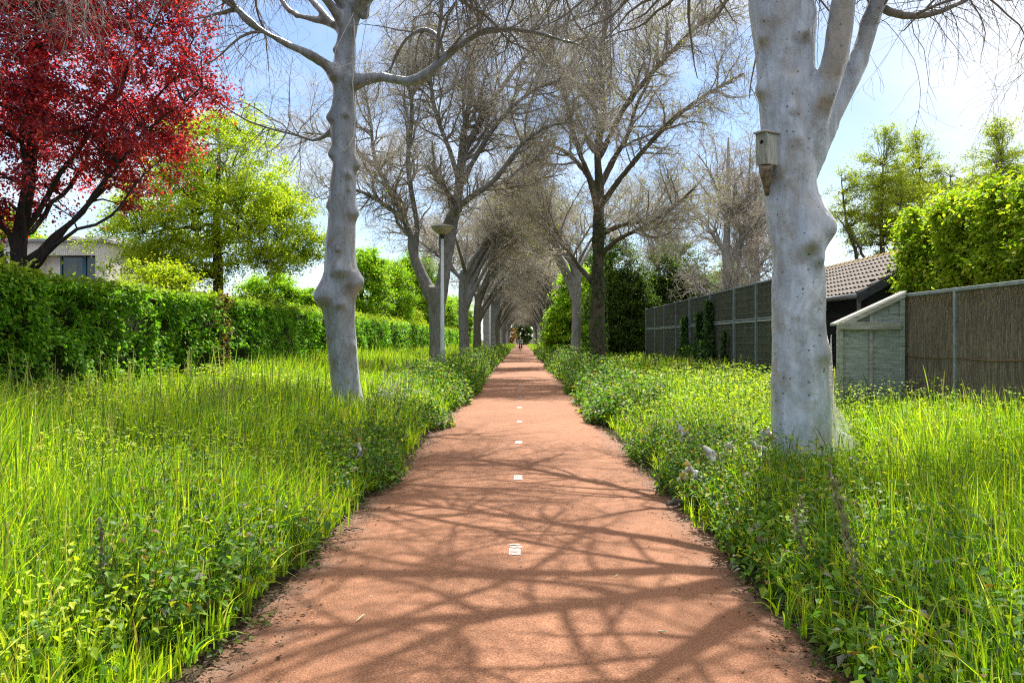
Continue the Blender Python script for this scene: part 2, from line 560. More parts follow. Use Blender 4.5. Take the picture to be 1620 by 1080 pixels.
def bare_tree_parts(seed, trunk, limbs, mat, cnt=(46, 420, 4200, 7500), dry=2500, green=0, burls=(), voxel=.05, namp=.03, tw=1.0,
                    trop=(.06, .03, -.05), bias=(0, 0, 0), twmat='twig', smooth_it=4, lens=((2, 3.6), (1.0, 2.0), (.5, 1.1), (.15, .4)), t0=.25, drysize=(.02, .05), droops=None, nscale=3.0):
    rng = np.random.default_rng(seed)
    tl = [(resample(trunk, 40), 20)] + [(resample(l, 22), 12) for l in limbs]
    tm = fuse('trunk', tl, voxel, mat, smooth_it, burls, namp, nscale)
    b1, b2, b3, b4 = crown_from(rng, limbs, cnt, trop=trop, tw=tw, bias=bias, lens=lens, t0=t0)
    lim = []
    for l in limbs:
        q = resample(l, 26); thin = np.where(q[:, 3] < voxel * 2.1)[0]
        if len(thin):
            q = resample(q[max(thin[0] - 1, 0):], 16) if len(q) - thin[0] > 1 else q
            lim.append((q[None, :, :3], q[None, :, 3]))
    tm.materials.clear(); tm.materials.append(mat)
    bm_ = tubes_mesh('branches', [b1, b2], [7, 5], M['twig_dark'])
    tlm = [tubes_mesh('limb', [q], [8], mat) for q in lim]
    if droops:
        dl = [limbs[i] for i in droops[0]]
        G = [(np.stack([resample(l, 14)[:, :3] for l in dl]), np.stack([resample(l, 14)[:, 3] for l in dl]))]
        d1 = spawn(rng, G + [b1], droops[1], (.9, 2.4), (30, 90), 11, .3, .17, -.15, .25, rmax=.007 * tw, rmin=.004 * tw)
        d2 = spawn(rng, [d1], droops[1] * 6, (.2, .8), (20, 70), 6, .6, .22, -.12, .1, rmax=.0042 * tw, rmin=.003 * tw)
        b3 = (np.concatenate([b3[0], d2[0]]), np.concatenate([b3[1], d2[1]]))
    tm2 = tubes_mesh('twigs', [b3, b4] + ([d1] if droops else []), [3, 3, 4], M[twmat])
    parts = {'trunk': tm, 'branches': bm_, 'twigs': tm2}
    if lim: parts['limb'] = tlm
    if dry or green:
        Vs = []; Fs = []; Cs = []; b = 0
        for n, pal, sz in ((dry, PAL_DRY, drysize), (green, PAL_YOUNG, (.04, .09))):
            if not n: continue
            V, Fc, c = dry_bits(rng, [b3, b4], n, sz, pal)
            Vs.append(V); Fs.append(Fc + b); Cs.append(c); b += len(V)
        lm = mesh_np('leaves', np.concatenate(Vs), np.concatenate(Fs), np.concatenate(Cs))
        lm.materials.append(M['dryleaf'] if not green else M['leaf'])
        parts['leaves'] = lm
    return parts


def tree_from(parts, name, label, cat, loc, rotz=0, group=None):
    t = thing(name, label, cat, loc, rotz, group)
    for k, me in parts.items():
        for m_ in (me if isinstance(me, list) else [me]): link(k, m_, None, t)
    return t


def generic_limbs(rng, fork, n, spread=1.0, reach=6.5, pathdir=None):
    """n ascending limbs leaving around the fork; pathdir (unit x) makes limbs arch that way"""
    out = []
    a0 = rng.uniform(0, 2 * PI)
    for i in range(n):
        az = a0 + i * 2 * PI / n + rng.normal(0, .25)
        z0 = fork + rng.uniform(-.5, 1.0)
        dx, dy = math.cos(az), math.sin(az)
        lean = rng.uniform(.45, .95) * spread
        reach_i = reach * rng.uniform(.8, 1.15)
        pts = [(0, 0, z0 - .5, .13)]
        p = np.array([0, 0, z0]); d = nrm(np.array([dx * lean, dy * lean, 1.0]))
        r = rng.uniform(.10, .15)
        for k in range(7):
            pts.append((*p, r))
            if k > 2: d = nrm(d + np.array([dx * .10, dy * .10, -.02]) * spread)
            d = nrm(d + rng.normal(0, .13, 3))
            if pathdir is not None: d = nrm(d + np.array([pathdir * .06, 0, 0]))
            p = p + d * reach_i / 7; r *= .78
        out.append(np.array(pts))
    return out


def arch_limbs(rng, fork, n):
    """limbs that swing out over +x (the path) in an arch, some leaving low"""
    out = []
    for i in range(n):
        z0 = fork - 1.5 + i * .5
        dy = rng.uniform(-.7, .7)
        L = rng.uniform(3.8, 5.4); H = rng.uniform(3.6, 5.4)
        r = rng.uniform(.11, .16)
        pts = [(0, 0, z0 - .5, r * 1.1)]
        for u in np.linspace(0, 1, 8):
            pts.append((L * (u ** 1.25) + rng.normal(0, .1) * u, dy * L * u ** 1.2 + rng.normal(0, .12) * u, z0 + H * math.sin(u * 1.75) / math.sin(1.5708) * (1 if u < .9 else .99) + rng.normal(0, .08) * u, r * (1 - .85 * u)))
        out.append(np.array(pts))
    return out


# ------------------------------------------------------------------ leafy crowns
def leafy_tree_parts(seed, trunk, ellipsoids, nclump, nleaf, leafL, pal, wts=None, bark='bark_brown', clump_r=.5, limbs=None, leafmat='leaf',
                     droop=-.25, wr=.6, flat=.6, shell=.55, tmpl=LEAF4, nlimb=7, trunk_r=.14, twig_r=.012, gap=.0, dark=None):
    rng = np.random.default_rng(seed)
    E = [np.array(e, float) for e in ellipsoids]
    vol = np.array([e[3] * e[4] * e[5] for e in E]); w = vol / vol.sum()
    ei = rng.choice(len(E), nclump, p=w)
    dirs = nrm(rng.standard_normal((nclump, 3)))
    rad = rng.uniform(0, 1, nclump) ** (1 / 3.0)
    rad = np.where(rng.uniform(size=nclump) < shell, rng.uniform(.75, 1.03, nclump), rad)
    C = np.array([E[i][:3] + dirs[k] * rad[k] * E[i][3:6] for k, i in enumerate(ei)])
    if gap:
        C = C[fnoise(C, .9, 2) > gap]
    C = C[C[:, 2] > .15]
    trunk = np.asarray(trunk, float)
    top = trunk[-1, :3]
    if limbs is None:
        limbs = []
        for i in range(nlimb):
            e = E[rng.integers(len(E))]
            tgt = e[:3] + nrm(rng.standard_normal(3)) * e[3:6] * .7
            tt = rng.uniform(.45, 1); k = tt * (len(trunk) - 1); j = min(int(k), len(trunk) - 2)
            s = trunk[j] + (trunk[j + 1] - trunk[j]) * (k - j)
            mid = s[:3] * .55 + tgt * .45 + np.array([0, 0, .12 * np.linalg.norm(tgt - s[:3])]) * rng.uniform(-.3, 1)
            r = s[3] * rng.uniform(.4, .6)
            limbs.append(np.array([(*s[:3], r), (*mid, r * .65), (*tgt, r * .2)]))
    tl = [(resample(trunk, 24), 14)]
    LP = []
    for l in limbs:
        q = resample(l, 14); q[1:-1, :3] += rng.normal(0, .04, (12, 3)); tl.append((q, 8)); LP.append(q)
    LPc = np.concatenate(LP + [resample(trunk, 24)[10:]])
    # a curved branch from the nearest limb point to every clump
    d2 = ((C[:, None] - LPc[None, :, :3]) ** 2).sum(2) + np.maximum(0, LPc[None, :, 2] - C[:, None, 2]) ** 2 * 2
    j = d2.argmin(1); S = LPc[j]
    K = 7; u = np.linspace(0, 1, K)[None, :, None]
    dist = np.linalg.norm(C - S[:, :3], axis=1)[:, None, None]
    P = S[:, None, :3] * (1 - u) + C[:, None] * u
    P[:, 1:-1] += rng.normal(0, .045, (len(C), K - 2, 3)) * np.minimum(dist, 1.1)
    P += np.array([0, 0, .12]) * dist * np.sin(u * PI)
    R = np.clip(S[:, 3] * .5, twig_r, twig_r * 3.2)[:, None] * np.linspace(1, .25, K)[None]
    parts = {}
    tw = spawn(rng, [(P, R)], len(C) * 5, (.3 * clump_r, 1.3 * clump_r), (20, 70), 5, .5, .2, -.02, .35, rmax=twig_r * .6, rmin=twig_r * .25)
    Vt = []; Qt = []; b = 0
    for q, s in tl:
        V, Q = tubes(q[None, :, :3], q[None, :, 3], s); Vt.append(V); Qt.append(Q + b); b += len(V)
    tm = mesh_np('trunk', np.concatenate(Vt), np.concatenate(Qt), smooth=True); tm.materials.append(M[bark]); parts['trunk'] = tm
    parts['branches'] = tubes_mesh('branches', [(P, R), tw], [5, 3], M[bark])
    # leaves sit along twigs and round clump centres
    n1 = nleaf // 2
    ci = rng.integers(0, len(C), n1)
    cr = clump_r * rng.uniform(.6, 1.35, len(C))
    p1 = C[ci] + rng.standard_normal((n1, 3)) * np.array([1, 1, flat]) * cr[ci][:, None] * .55
    tp = tw[0]; n2 = nleaf - n1
    ti = rng.integers(0, len(tp), n2); x = rng.uniform(.3, 1, n2) * (tp.shape[1] - 1); i0 = np.minimum(x.astype(int), tp.shape[1] - 2); f = (x - i0)[:, None]
    p2 = tp[ti, i0] * (1 - f) + tp[ti, i0 + 1] * f + rng.normal(0, .05, (n2, 3))
    p = np.concatenate([p1, p2]); n = len(p)
    d = rng.standard_normal((n, 3)); d[:, 2] = d[:, 2] * .5 + droop
    up = rng.standard_normal((n, 3)) * .55 + np.array([0, 0, 1.0])
    V, Fc, k = leaves(p, d, up, rng.uniform(leafL[0], leafL[1], n), wr, tmpl)
    hue = fnoise(p, .8, 2)
    c = jitter_cols(rng, n, pal, wts)
    c = c * (.72 + .56 * hue)[:, None]
    lm = mesh_np('leaves', V, Fc, np.repeat(c, k, 0)); lm.materials.append(M[leafmat])
    parts['crown'] = lm
    return parts


# ------------------------------------------------------------------ camera, sky, sun
cam = bpy.data.cameras.new('camera'); co = bpy.data.objects.new('camera', cam); COL.objects.link(co)
co.location = (0, 0, CAMH); co.rotation_euler = (PI / 2, 0, 0)
cam.sensor_width = 36; cam.lens = F / 1620 * 36
cam.shift_x = -15 / 1620; cam.shift_y = -3 / 1620
cam.clip_start = .05; cam.clip_end = 3000
SC.camera = co

SUN_AZ = math.radians(15)      # to the right of straight ahead (+Y)
SUN_EL = math.radians(57)
w = bpy.data.worlds.new('World'); SC.world = w; w.use_nodes = True
nt = w.node_tree; nt.nodes.clear()
wo = nt.nodes.new('ShaderNodeOutputWorld'); bg = nt.nodes.new('ShaderNodeBackground')
sky = nt.nodes.new('ShaderNodeTexSky'); sky.sky_type = 'NISHITA'; sky.sun_disc = False
sky.sun_elevation = SUN_EL; sky.sun_rotation = SUN_AZ
sky.air_density = .8; sky.dust_density = .35; sky.ozone_density = 1.6
tc = nt.nodes.new('ShaderNodeTexCoord')
mp = nt.nodes.new('ShaderNodeMapping'); mp.inputs['Scale'].default_value = (1, 1, 2.6); mp.inputs['Location'].default_value = (.35, .0, .2)
nt.links.new(tc.outputs['Generated'], mp.inputs[0])
cl = noise(nt, mp.outputs[0], 2.3, 7, .55, .3)
cf = ramp(nt, cl, [(.47, (.0, .0, .0)), (.72, (.85, .85, .85))])
cm = mixc(nt, cf, sky.outputs[0], (5.6, 5.75, 5.9))
sx_ = nt.nodes.new('ShaderNodeSeparateXYZ'); nt.links.new(tc.outputs['Generated'], sx_.inputs[0])
rb = ramp(nt, sx_.outputs[0], [(.30, (0, 0, 0)), (.50, (1, 1, 1))])
rn = ramp(nt, noise(nt, mp.outputs[0], 3.1, 7, .6, .4), [(.30, (.35, .35, .35)), (.55, (1, 1, 1))])
cm = mixc(nt, mixc(nt, 1.0, rb, rn, 'MULTIPLY'), cm, (5.9, 6.0, 6.1))
# bright broken cloud added overhead, above the view, to lift the fill light
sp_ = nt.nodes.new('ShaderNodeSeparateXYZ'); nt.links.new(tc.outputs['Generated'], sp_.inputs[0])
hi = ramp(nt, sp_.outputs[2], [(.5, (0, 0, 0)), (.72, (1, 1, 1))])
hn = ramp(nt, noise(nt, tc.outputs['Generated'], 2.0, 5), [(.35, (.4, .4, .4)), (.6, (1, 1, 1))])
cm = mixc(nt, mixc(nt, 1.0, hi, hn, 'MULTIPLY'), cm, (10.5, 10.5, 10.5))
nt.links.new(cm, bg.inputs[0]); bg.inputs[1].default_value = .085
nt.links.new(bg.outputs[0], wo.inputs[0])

sl = bpy.data.lights.new('sun', 'SUN'); sl.energy = 4.9; sl.angle = math.radians(.45); sl.color = (1, .955, .88)
so = bpy.data.objects.new('sun', sl); COL.objects.link(so)
sd = Vector((math.sin(SUN_AZ) * math.cos(SUN_EL), math.cos(SUN_AZ) * math.cos(SUN_EL), math.sin(SUN_EL)))
so.rotation_euler = sd.to_track_quat('Z', 'Y').to_euler(); so.location = (0, 0, 30)

vs = SC.view_settings; vs.view_transform = 'Standard'; vs.look = 'None'; vs.gamma = 1; vs.use_curve_mapping = False; vs.exposure = 1.28
SC.cycles.use_denoising = False
SC.cycles.max_bounces = 9; SC.cycles.diffuse_bounces = 5; SC.cycles.transmission_bounces = 5; SC.cycles.glossy_bounces = 2
SC.cycles.sample_clamp_indirect = 6.0
SC.cycles.filter_width = 1.15

# ------------------------------------------------------------------ ground and path
rg = np.random.default_rng(1)
xs = np.concatenate([[-700, -250, -90, -40, -20, -12], np.arange(-9, -1.39, .2), [-1.2, -.6, 0, .6, 1.2], np.arange(1.4, 9.01, .2), [12, 20, 40, 90, 250, 700]])
ys = np.concatenate([[-120, -30, -8], np.arange(0, 40, .3), np.arange(40, 120, 1.5), [130, 150, 180, 220, 300, 500, 1500]])
X, Y = np.meshgrid(xs, ys)
g = np.stack([X.ravel(), Y.ravel(), np.zeros(X.size)], 1)
ax = np.abs(g[:, 0])
rise = np.clip((ax - 1.5) / .35, 0, 1)
g[:, 2] = -.035 + rise * (.05 + .10 * fnoise(g, .7, 3)) * np.clip(1.4 - ax / 30, .5, 1)
ny, nx = X.shape
ii = np.arange(nx * ny).reshape(ny, nx)
gf = np.stack([ii[:-1, :-1], ii[:-1, 1:], ii[1:, 1:], ii[1:, :-1]], -1).reshape(-1, 4)
ground = link('ground', mesh_np('ground', g, gf, smooth=True), M['soil']); ground['kind'] = 'structure'

yy = np.concatenate([np.arange(-6, 40, .12), np.arange(40, 250, 1.0), [252]])
def edge(y, seed, base):
    q = np.stack([np.full_like(y, seed), y, np.zeros_like(y)], 1)
    return base * (1 + .10 * (fnoise(q, .6, 3) - .5) * 2 + .05 * (fnoise(q, 3.5, 2) - .5) * 2)
el = -edge(yy, 3.3, 1.52); er = edge(yy, 9.1, 1.48)
pv = []
us = np.linspace(0, 1, 9)
for a, b, y in zip(el, er, yy):
    for u in us:
        x = a + (b - a) * u
        pv.append((x, y, .012 * (1 - (2 * u - 1) ** 2) - (.03 if u in (0, 1) else 0)))
ii = np.arange(len(pv)).reshape(len(yy), 9)
pf = np.stack([ii[:-1, :-1], ii[:-1, 1:], ii[1:, 1:], ii[1:, :-1]], -1).reshape(-1, 4)
path = link('path', mesh_np('path', pv, pf, smooth=True), M['path']); path['kind'] = 'structure'
for i in range(9):
    y0 = 5.83 + i * 3.03
    mb = MB()
    def flat(x0, x1, a, b):
        n = 5
        r = np.random.default_rng(int(a * 100))
        xs_ = np.linspace(x0, x1, n)
        lo = [(x, a + r.normal(0, .006), .0165) for x in xs_]; hi = [(x, b + r.normal(0, .006), .0165) for x in xs_]
        mb.add(lo + hi, [(k, k + 1, n + k + 1, n + k) for k in range(n - 1)])
    if i == 0:
        flat(-.088, -.006, y0 - .15, y0 + .02); flat(-.084, .0, y0 + .045, y0 + .085); flat(-.088, -.01, y0 + .11, y0 + .15)
    else:
        flat(-.085 + .012 * math.sin(i * 3), .01, y0 - .15, y0 + .15)
    mb.build('centre_dash', M['paint'], path)

# ------------------------------------------------------------------ the two wrapped trees by the camera
def rings(rows, D, base):
    out = []
    for a, b, py in rows:
        x, y, z = at((a + b) / 2, py, D)
        out.append((x - base[0], 0, z, (b - a) / 2 / F * D))
    return out


def limbpx(rows, D, base):
    """rows: (px, py, width_px, dy)"""
    out = []
    for px, py, wd, dy in rows:
        x, y, z = at(px, py, D + dy)
        out.append((x - base[0], dy, z, wd / 2 / F * (D + dy)))
    return np.array(out)


BR = (3.05, 9.0, 0)
rt = rings([(1212, 1326, 790), (1215, 1321, 745), (1218, 1316, 715), (1220, 1311, 640), (1221, 1309, 560), (1222, 1307, 500), (1224, 1306, 440), (1224, 1306, 405),
            (1222, 1307, 380), (1218, 1305, 350), (1213, 1296, 325), (1208, 1290, 295), (1206, 1289, 260), (1206, 1291, 220), (1205, 1292, 190), (1202, 1292, 150),
            (1198, 1290, 110), (1194, 1289, 70), (1188, 1288, 30), (1183, 1282, 0), (1186, 1285, -60)], 9.0, BR)
rt = [(0.0, 0, -.1, .42)] + rt
r_limbs = [
    # olive limb in front on the right, up out of frame
    limbpx([(1262, 250, 56, -.06), (1280, 203, 54, -.12), (1298, 158, 46, -.22), (1315, 115, 41, -.28), (1327, 60, 38, -.28), (1337, 0, 36, -.25), (1352, -90, 31, -.3), (1370, -210, 25, -.5), (1330, -360, 19, -.9), (1290, -520, 13, -1.3), (1300, -700, 10, -1.6)], 9.0, BR),
    # pale limb behind it leaning right
    limbpx([(1256, 315, 40, .08), (1274, 262, 46, .10), (1292, 222, 42, .14), (1310, 190, 37, .18), (1332, 150, 33, .2), (1352, 110, 31, .25), (1370, 60, 28, .3), (1388, 0, 26, .4), (1425, -100, 24, .6), (1490, -220, 20, .8), (1580, -330, 16, 1.1), (1690, -410, 9, 1.4)], 9.0, BR),
    # left fork, over the path
    limbpx([(1240, 0, 70, .0), (1215, -60, 44, .05), (1180, -130, 32, .1), (1120, -230, 26, .3), (1040, -330, 21, .5), (930, -420, 16, .8), (800, -480, 12, 1.1), (680, -500, 10, 1.4)], 9.0, BR),
    # middle fork
    limbpx([(1250, -20, 70, .0), (1250, -120, 46, .1), (1235, -230, 36, .3), (1250, -360, 28, .7), (1220, -500, 20, 1.1), (1240, -640, 14, 1.5), (1200, -800, 10, 1.8)], 9.0, BR),
    # one towards the camera, over the near path
    limbpx([(1230, -40, 46, -.1), (1200, -110, 30, -.5), (1150, -200, 24, -1.1), (1080, -300, 18, -1.7), (1000, -420, 14, -2.3), (900, -560, 10, -2.9), (820, -660, 8, -3.3)], 9.0, BR),
    # two low side limbs above the frame that carry the hanging twigs
    limbpx([(1375, 40, 26, .3), (1400, -20, 20, .1), (1460, -62, 16, -.2), (1545, -80, 12, -.5), (1640, -72, 9, -.8), (1760, -40, 5, -1.0)], 9.0, BR),
    limbpx([(1225, -30, 40, .0), (1180, -62, 18, -.1), (1120, -74, 14, .0), (1060, -62, 10, .2), (1000, -38, 7, .4), (940, -5, 4, .6)], 9.0, BR),
    limbpx([(1245, -10, 40, .1), (1190, -40, 22, 1.2), (1110, -22, 16, 2.6), (1010, -18, 12, 4.2), (920, -24, 9, 5.8), (850, -34, 5, 7.0)], 9.0, BR),
    limbpx([(1262, -10, 40, .2), (1235, -45, 20, 1.8), (1180, -30, 14, 3.6), (1120, -22, 10, 5.4), (1050, -24, 5, 7.0)], 9.0, BR),
    limbpx([(1232, -20, 36, .1), (1150, -70, 20, .7), (1040, -100, 15, 1.6), (930, -110, 11, 2.6), (820, -100, 8, 3.4), (720, -80, 4, 4.2)], 9.0, BR),
    limbpx([(1238, -60, 40, .2), (1150, -200, 24, .8), (1020, -330, 18, 1.6), (880, -430, 14, 2.6), (740, -500, 10, 3.4), (620, -540, 7, 4.0)], 9.0, BR),
    limbpx([(1300, -40, 34, .2), (1360, -150, 24, .3), (1450, -230, 19, .2), (1560, -270, 15, .0), (1700, -270, 10, -.2), (1850, -220, 5, -.3)], 9.0, BR),
    # away to the right back
    limbpx([(1290, -60, 44, .2), (1330, -150, 36, .7), (1400, -260, 30, 1.4), (1470, -350, 22, 2.2), (1520, -420, 10, 3.0)], 9.0, BR),
]
def pt(px, py, D, off, base):
    x, y, z = at(px, py, D + off)
    return (x - base[0], off, z)
r_burls = [(pt(1310, 364, 9, -.10, BR), .18, .085), (pt(1284, 384, 9, -.31, BR), .15, .085), (pt(1264, 404, 9, -.33, BR), .09, .05), (pt(1300, 410, 9, -.26, BR), .10, .05), (pt(1206, 142, 9, -.1, BR), .14, .085),
           (pt(1275, 50, 9, -.34, BR), .10, .07), (pt(1299, 18, 9, -.28, BR), .09, .07), (pt(1238, 428, 9, -.32, BR), .07, .045), (pt(1206, 60, 9, -.2, BR), .10, .07), (pt(1261, 500, 9, -.33, BR), .07, .04),
           (pt(1257, 172, 9, -.33, BR), .08, .04), (pt(1222, 300, 9, -.24, BR), .12, -.05), (pt(1215, 25, 9, -.3, BR), .16, .06), (pt(1258, 100, 9, -.34, BR), .16, -.05), (pt(1262, 215, 9, -.34, BR), .10, .035), (pt(1280, 300, 9, -.3, BR), .2, -.05),
           (pt(1232, 590, 9, -.3, BR), .12, .03), (pt(1300, 560, 9, -.22, BR), .14, .03), (pt(1250, 640, 9, -.33, BR), .12, -.02)] + [(pt(a_, b_, 9, -.38, BR), .21, 0.0) for a_, b_ in ((1318, 100), (1326, 70), (1331, 40), (1335, 10), (1340, -25), (1308, 150))]
lens_near = ((1.8, 3.4), (1.0, 2.2), (.6, 1.5), (.2, .6))
right_parts = bare_tree_parts(11, rt, r_limbs, M['silk'], cnt=(80, 640, 3200, 5600), dry=1600, droops=((1, 5, 5, 5, 6, 11, 11, 12), 620), burls=r_burls, voxel=.019, namp=.045, nscale=3.2, tw=.7,
                              trop=(.03, -.05, -.16), smooth_it=7, lens=lens_near, twmat='twig_dark', t0=.3, drysize=(.012, .03))
rtree = tree_from(right_parts, 'webbed_tree', 'stout silvery tree wrapped in web, nest box on its trunk, right of the path', 'tree', BR, group='bare trees lining the path')
# silk sheets stretched from the foot of the trunk to the plants on its right
mb = MB()
rs = np.random.default_rng(5)
for (p, q, r_, sag) in [((.30, -.12, 1.55), (.42, .05, .35), (.36, -.1, .30), .05), ((.31, -.1, .95), (.62, .1, .55), (.34, -.05, .25), .06), ((.33, -.1, .60), (.56, -.25, .42), (.34, -.12, .15), .05)]:
    p, q, r_ = map(np.array, (p, q, r_)); n = 9
    V = []
    for i in range(n + 1):
        for j in range(n + 1):
            u, v = i / n, j / n
            e = p * (1 - u) + q * u; f = p * (1 - u) + r_ * u
            o = e * (1 - v) + f * v
            o = o + (np.array([-.06, .02, .02]) * math.sin(PI * u) * (1 - v)) + rs.normal(0, .004, 3)
            V.append(o)
    Q = [(i * (n + 1) + j, (i + 1) * (n + 1) + j, (i + 1) * (n + 1) + j + 1, i * (n + 1) + j + 1) for i in range(n) for j in range(n)]
    mb.add(V, Q)


def mat_web():
    m, nt, out = new_mat('spun_web')
    v = objco(nt)
    n = noise(nt, v, 14, 6, .65, .5)
    n2 = noise(nt, objco(nt, (6, 6, 40)), 2.0, 4, .7, .8)
    p = principled(nt, None, ramp(nt, n, [(.3, (.40, .38, .34)), (.7, (.66, .66, .66))]), .5, n, .5, .01)
    t = N(nt, 'ShaderNodeBsdfTranslucent'); t.inputs[0].default_value = (.6, .6, .57, 1)
    s = N(nt, 'ShaderNodeMixShader'); s.inputs[0].default_value = .45
    nt.links.new(p.outputs[0], s.inputs[1]); nt.links.new(t.outputs[0], s.inputs[2])
    tr = N(nt, 'ShaderNodeBsdfTransparent')
    s2 = N(nt, 'ShaderNodeMixShader')
    nt.links.new(ramp(nt, n2, [(.40, (.25, .25, .25)), (.62, (.9, .9, .9))]), s2.inputs[0])
    nt.links.new(s.outputs[0], s2.inputs[1]); nt.links.new(tr.outputs[0], s2.inputs[2])
    nt.links.new(s2.outputs[0], out.inputs[0])
    return m


M['web'] = mat_web()
mb.build('web_sheet', M['web'], rtree, smooth=True)

# nest box
M['boxwood'] = simple('weathered_web_wood', (.26, .25, .20), (.46, .47, .45), 9, .6, .3, .4, .01, (4, 4, 1))
M['boxfront'] = simple('greenish_old_wood', (.16, .17, .12), (.36, .37, .32), 9, .8, .2, .4, .01, (4, 4, 1))
M['black'] = simple('black_gap', (.005, .005, .005), (.012, .012, .012), 8, .9)
M['browncloth'] = simple('brown_debris_silk', (.06, .045, .03), (.30, .24, .17), 16, .8, .2, .6, .02)
cx, _, cz = at(1212, 238, 8.78)
nb = thing('nest_box', 'small grey wooden nest box with round hole, webbed to the right-hand trunk', 'nest box', (cx, 8.76, cz), math.radians(33))
hw, hh, dp = .085, .165, .15
mb = MB(); mb.box(-hw + .012, hw + .035, -dp / 2 + .012, dp / 2, -hh, hh); mb.build('box_body', M['boxwood'], nb, bevel=.008)
mb = MB(); mb.box(-hw - .004, -hw + .012, -dp / 2 - .004, dp / 2, -hh, hh); mb.build('front_board', M['boxfront'], nb, bevel=.004)
mb = MB(); mb.box(-hw - .035, hw + .04, -dp / 2 - .012, dp / 2 + .01, hh + .001, hh + .024); mb.build('lid', M['boxwood'], nb, bevel=.006)
mb = MB(); mb.tube([(-hw - .0065, -.01, .072), (-hw + .004, -.01, .072)], .021, 18); mb.build('entrance_hole', M['black'], nb)
mb = MB(); mb.tube([(-.01, 0, -hh + .01), (.02, .03, -hh - .08), (.06, .05, -hh - .18), (.10, .08, -hh - .30)], [.078, .066, .045, .02], 12); mb.build('silk_bracket', M['browncloth'], nb, smooth=True)

# left near tree
BL = (-3.12, 15.0, 0)
lt = rings([(521, 583, 680), (523, 578, 650), (525, 574, 625), (523, 570, 600), (519, 567, 560), (515, 563, 520), (512, 562, 490), (512, 562, 460), (514, 560, 430),
            (515, 562, 400), (517, 562, 370), (521, 563, 340), (522, 563, 300), (526, 564, 270), (525, 564, 240), (524, 562, 215), (525, 563, 185), (527, 561, 150), (528, 562, 125),
            (531, 561, 90), (534, 562, 60), (535, 566, 30), (540, 572, 5), (546, 576, -30)], 15.0, BL)
lt = [((lt[0][0] + .02), 0, -.12, .42)] + lt
l_limbs = [
    limbpx([(552, 133, 22, -.05), (567, 128, 19, -.08), (600, 122, 16, -.1), (640, 128, 15, -.15), (670, 121, 15, -.2), (700, 95, 13, -.25), (722, 75, 12, -.3), (760, 53, 10, -.3), (800, 46, 8, -.4), (850, 52, 6, -.5), (890, 64, 4, -.6), (925, 72, 2, -.7)], 15, BL),
    limbpx([(704, 92, 9, -.26), (695, 62, 7, -.1), (672, 47, 6, .1), (645, 60, 5, .3), (625, 92, 4, .5), (612, 130, 2, .6)], 15, BL),
    limbpx([(540, 128, 24, -.02), (522, 108, 17, -.1), (492, 88, 13, -.3), (450, 68, 12, -.5), (405, 42, 11, -.7), (365, 5, 10, -.8), (325, -45, 9, -.9), (270, -110, 7, -1.1), (200, -150, 4, -1.4)], 15, BL),
    limbpx([(546, 50, 24, .0), (525, 36, 15, .1), (495, 30, 11, .2), (465, 22, 10, .4), (445, 0, 9, .6), (420, -50, 8, .9), (380, -110, 6, 1.3), (340, -160, 3, 1.6)], 15, BL),
    limbpx([(545, 38, 26, -.05), (528, 15, 14, -.2), (508, -10, 12, -.4), (480, -50, 11, -.8), (430, -110, 9, -1.4), (380, -180, 6, -2.0), (330, -230, 3, -2.6)], 15, BL),
    limbpx([(555, 20, 30, .0), (556, -40, 24, .05), (570, -130, 20, .2), (560, -230, 16, .5), (590, -330, 12, .8), (580, -440, 5, 1.0)], 15, BL),
    limbpx([(565, 20, 26, .0), (590, -15, 20, .1), (630, -40, 17, .2), (690, -60, 15, .5), (760, -110, 12, .9), (830, -170, 8, 1.4), (900, -200, 4, 1.8)], 15, BL),
    limbpx([(562, 8, 22, -.1), (600, -30, 17, -.6), (650, -90, 14, -1.3), (720, -160, 11, -2.2), (790, -240, 8, -3.0), (860, -300, 4, -3.8)], 15, BL),
    # a low web-hung bough reaching towards the camera and out over the hedge
    limbpx([(540, 5, 18, -.1), (490, -70, 13, -.8), (420, -130, 11, -1.8), (330, -150, 9, -2.8), (220, -130, 7, -3.8), (100, -90, 5, -4.6), (-20, -40, 3, -5.2)], 15, BL),
    limbpx([(527, 205, 9, 0), (500, 222, 5, .2), (470, 214, 4, .4), (430, 204, 3.5, .5), (390, 190, 3, .6), (350, 165, 2, .7)], 15, BL),
]
l_limbs += [
    limbpx([(528, 40, 12, .0), (480, -10, 10, .3), (420, -40, 9, .5), (350, -50, 7, .8), (280, -30, 5, 1.0), (215, 20, 3, 1.2)], 15, BL),
    limbpx([(568, 0, 24, .1), (620, -70, 18, .6), (700, -150, 15, 1.3), (800, -230, 12, 2.0), (900, -290, 9, 2.8), (1000, -330, 5, 3.4)], 15, BL),
    limbpx([(566, -10, 24, .0), (640, -110, 18, .1), (740, -220, 15, .3), (850, -330, 11, .6), (960, -420, 7, 1.0), (1050, -470, 4, 1.4)], 15, BL),
    limbpx([(566, 10, 22, .2), (610, -40, 17, 1.2), (680, -90, 14, 2.6), (760, -120, 11, 4.0), (850, -150, 8, 5.4), (930, -190, 4, 6.6)], 15, BL),
    limbpx([(558, 10, 22, .3), (570, -50, 17, 1.4), (610, -100, 14, 3.0), (650, -150, 10, 4.6), (700, -180, 5, 6.2)], 15, BL),
    limbpx([(566, 0, 22, .0), (640, -34, 16, -1.2), (740, -66, 13, -2.4), (850, -90, 10, -3.6), (960, -100, 6, -4.6)], 15, BL),
    limbpx([(566, -20, 22, .0), (660, -70, 15, -.4), (770, -90, 12, -1.0), (880, -100, 9, -1.6), (990, -100, 5, -2.0)], 15, BL),
    limbpx([(562, -30, 22, .0), (600, -160, 17, .8), (650, -300, 13, 1.6), (720, -430, 10, 2.4), (800, -540, 5, 3.0)], 15, BL),
]
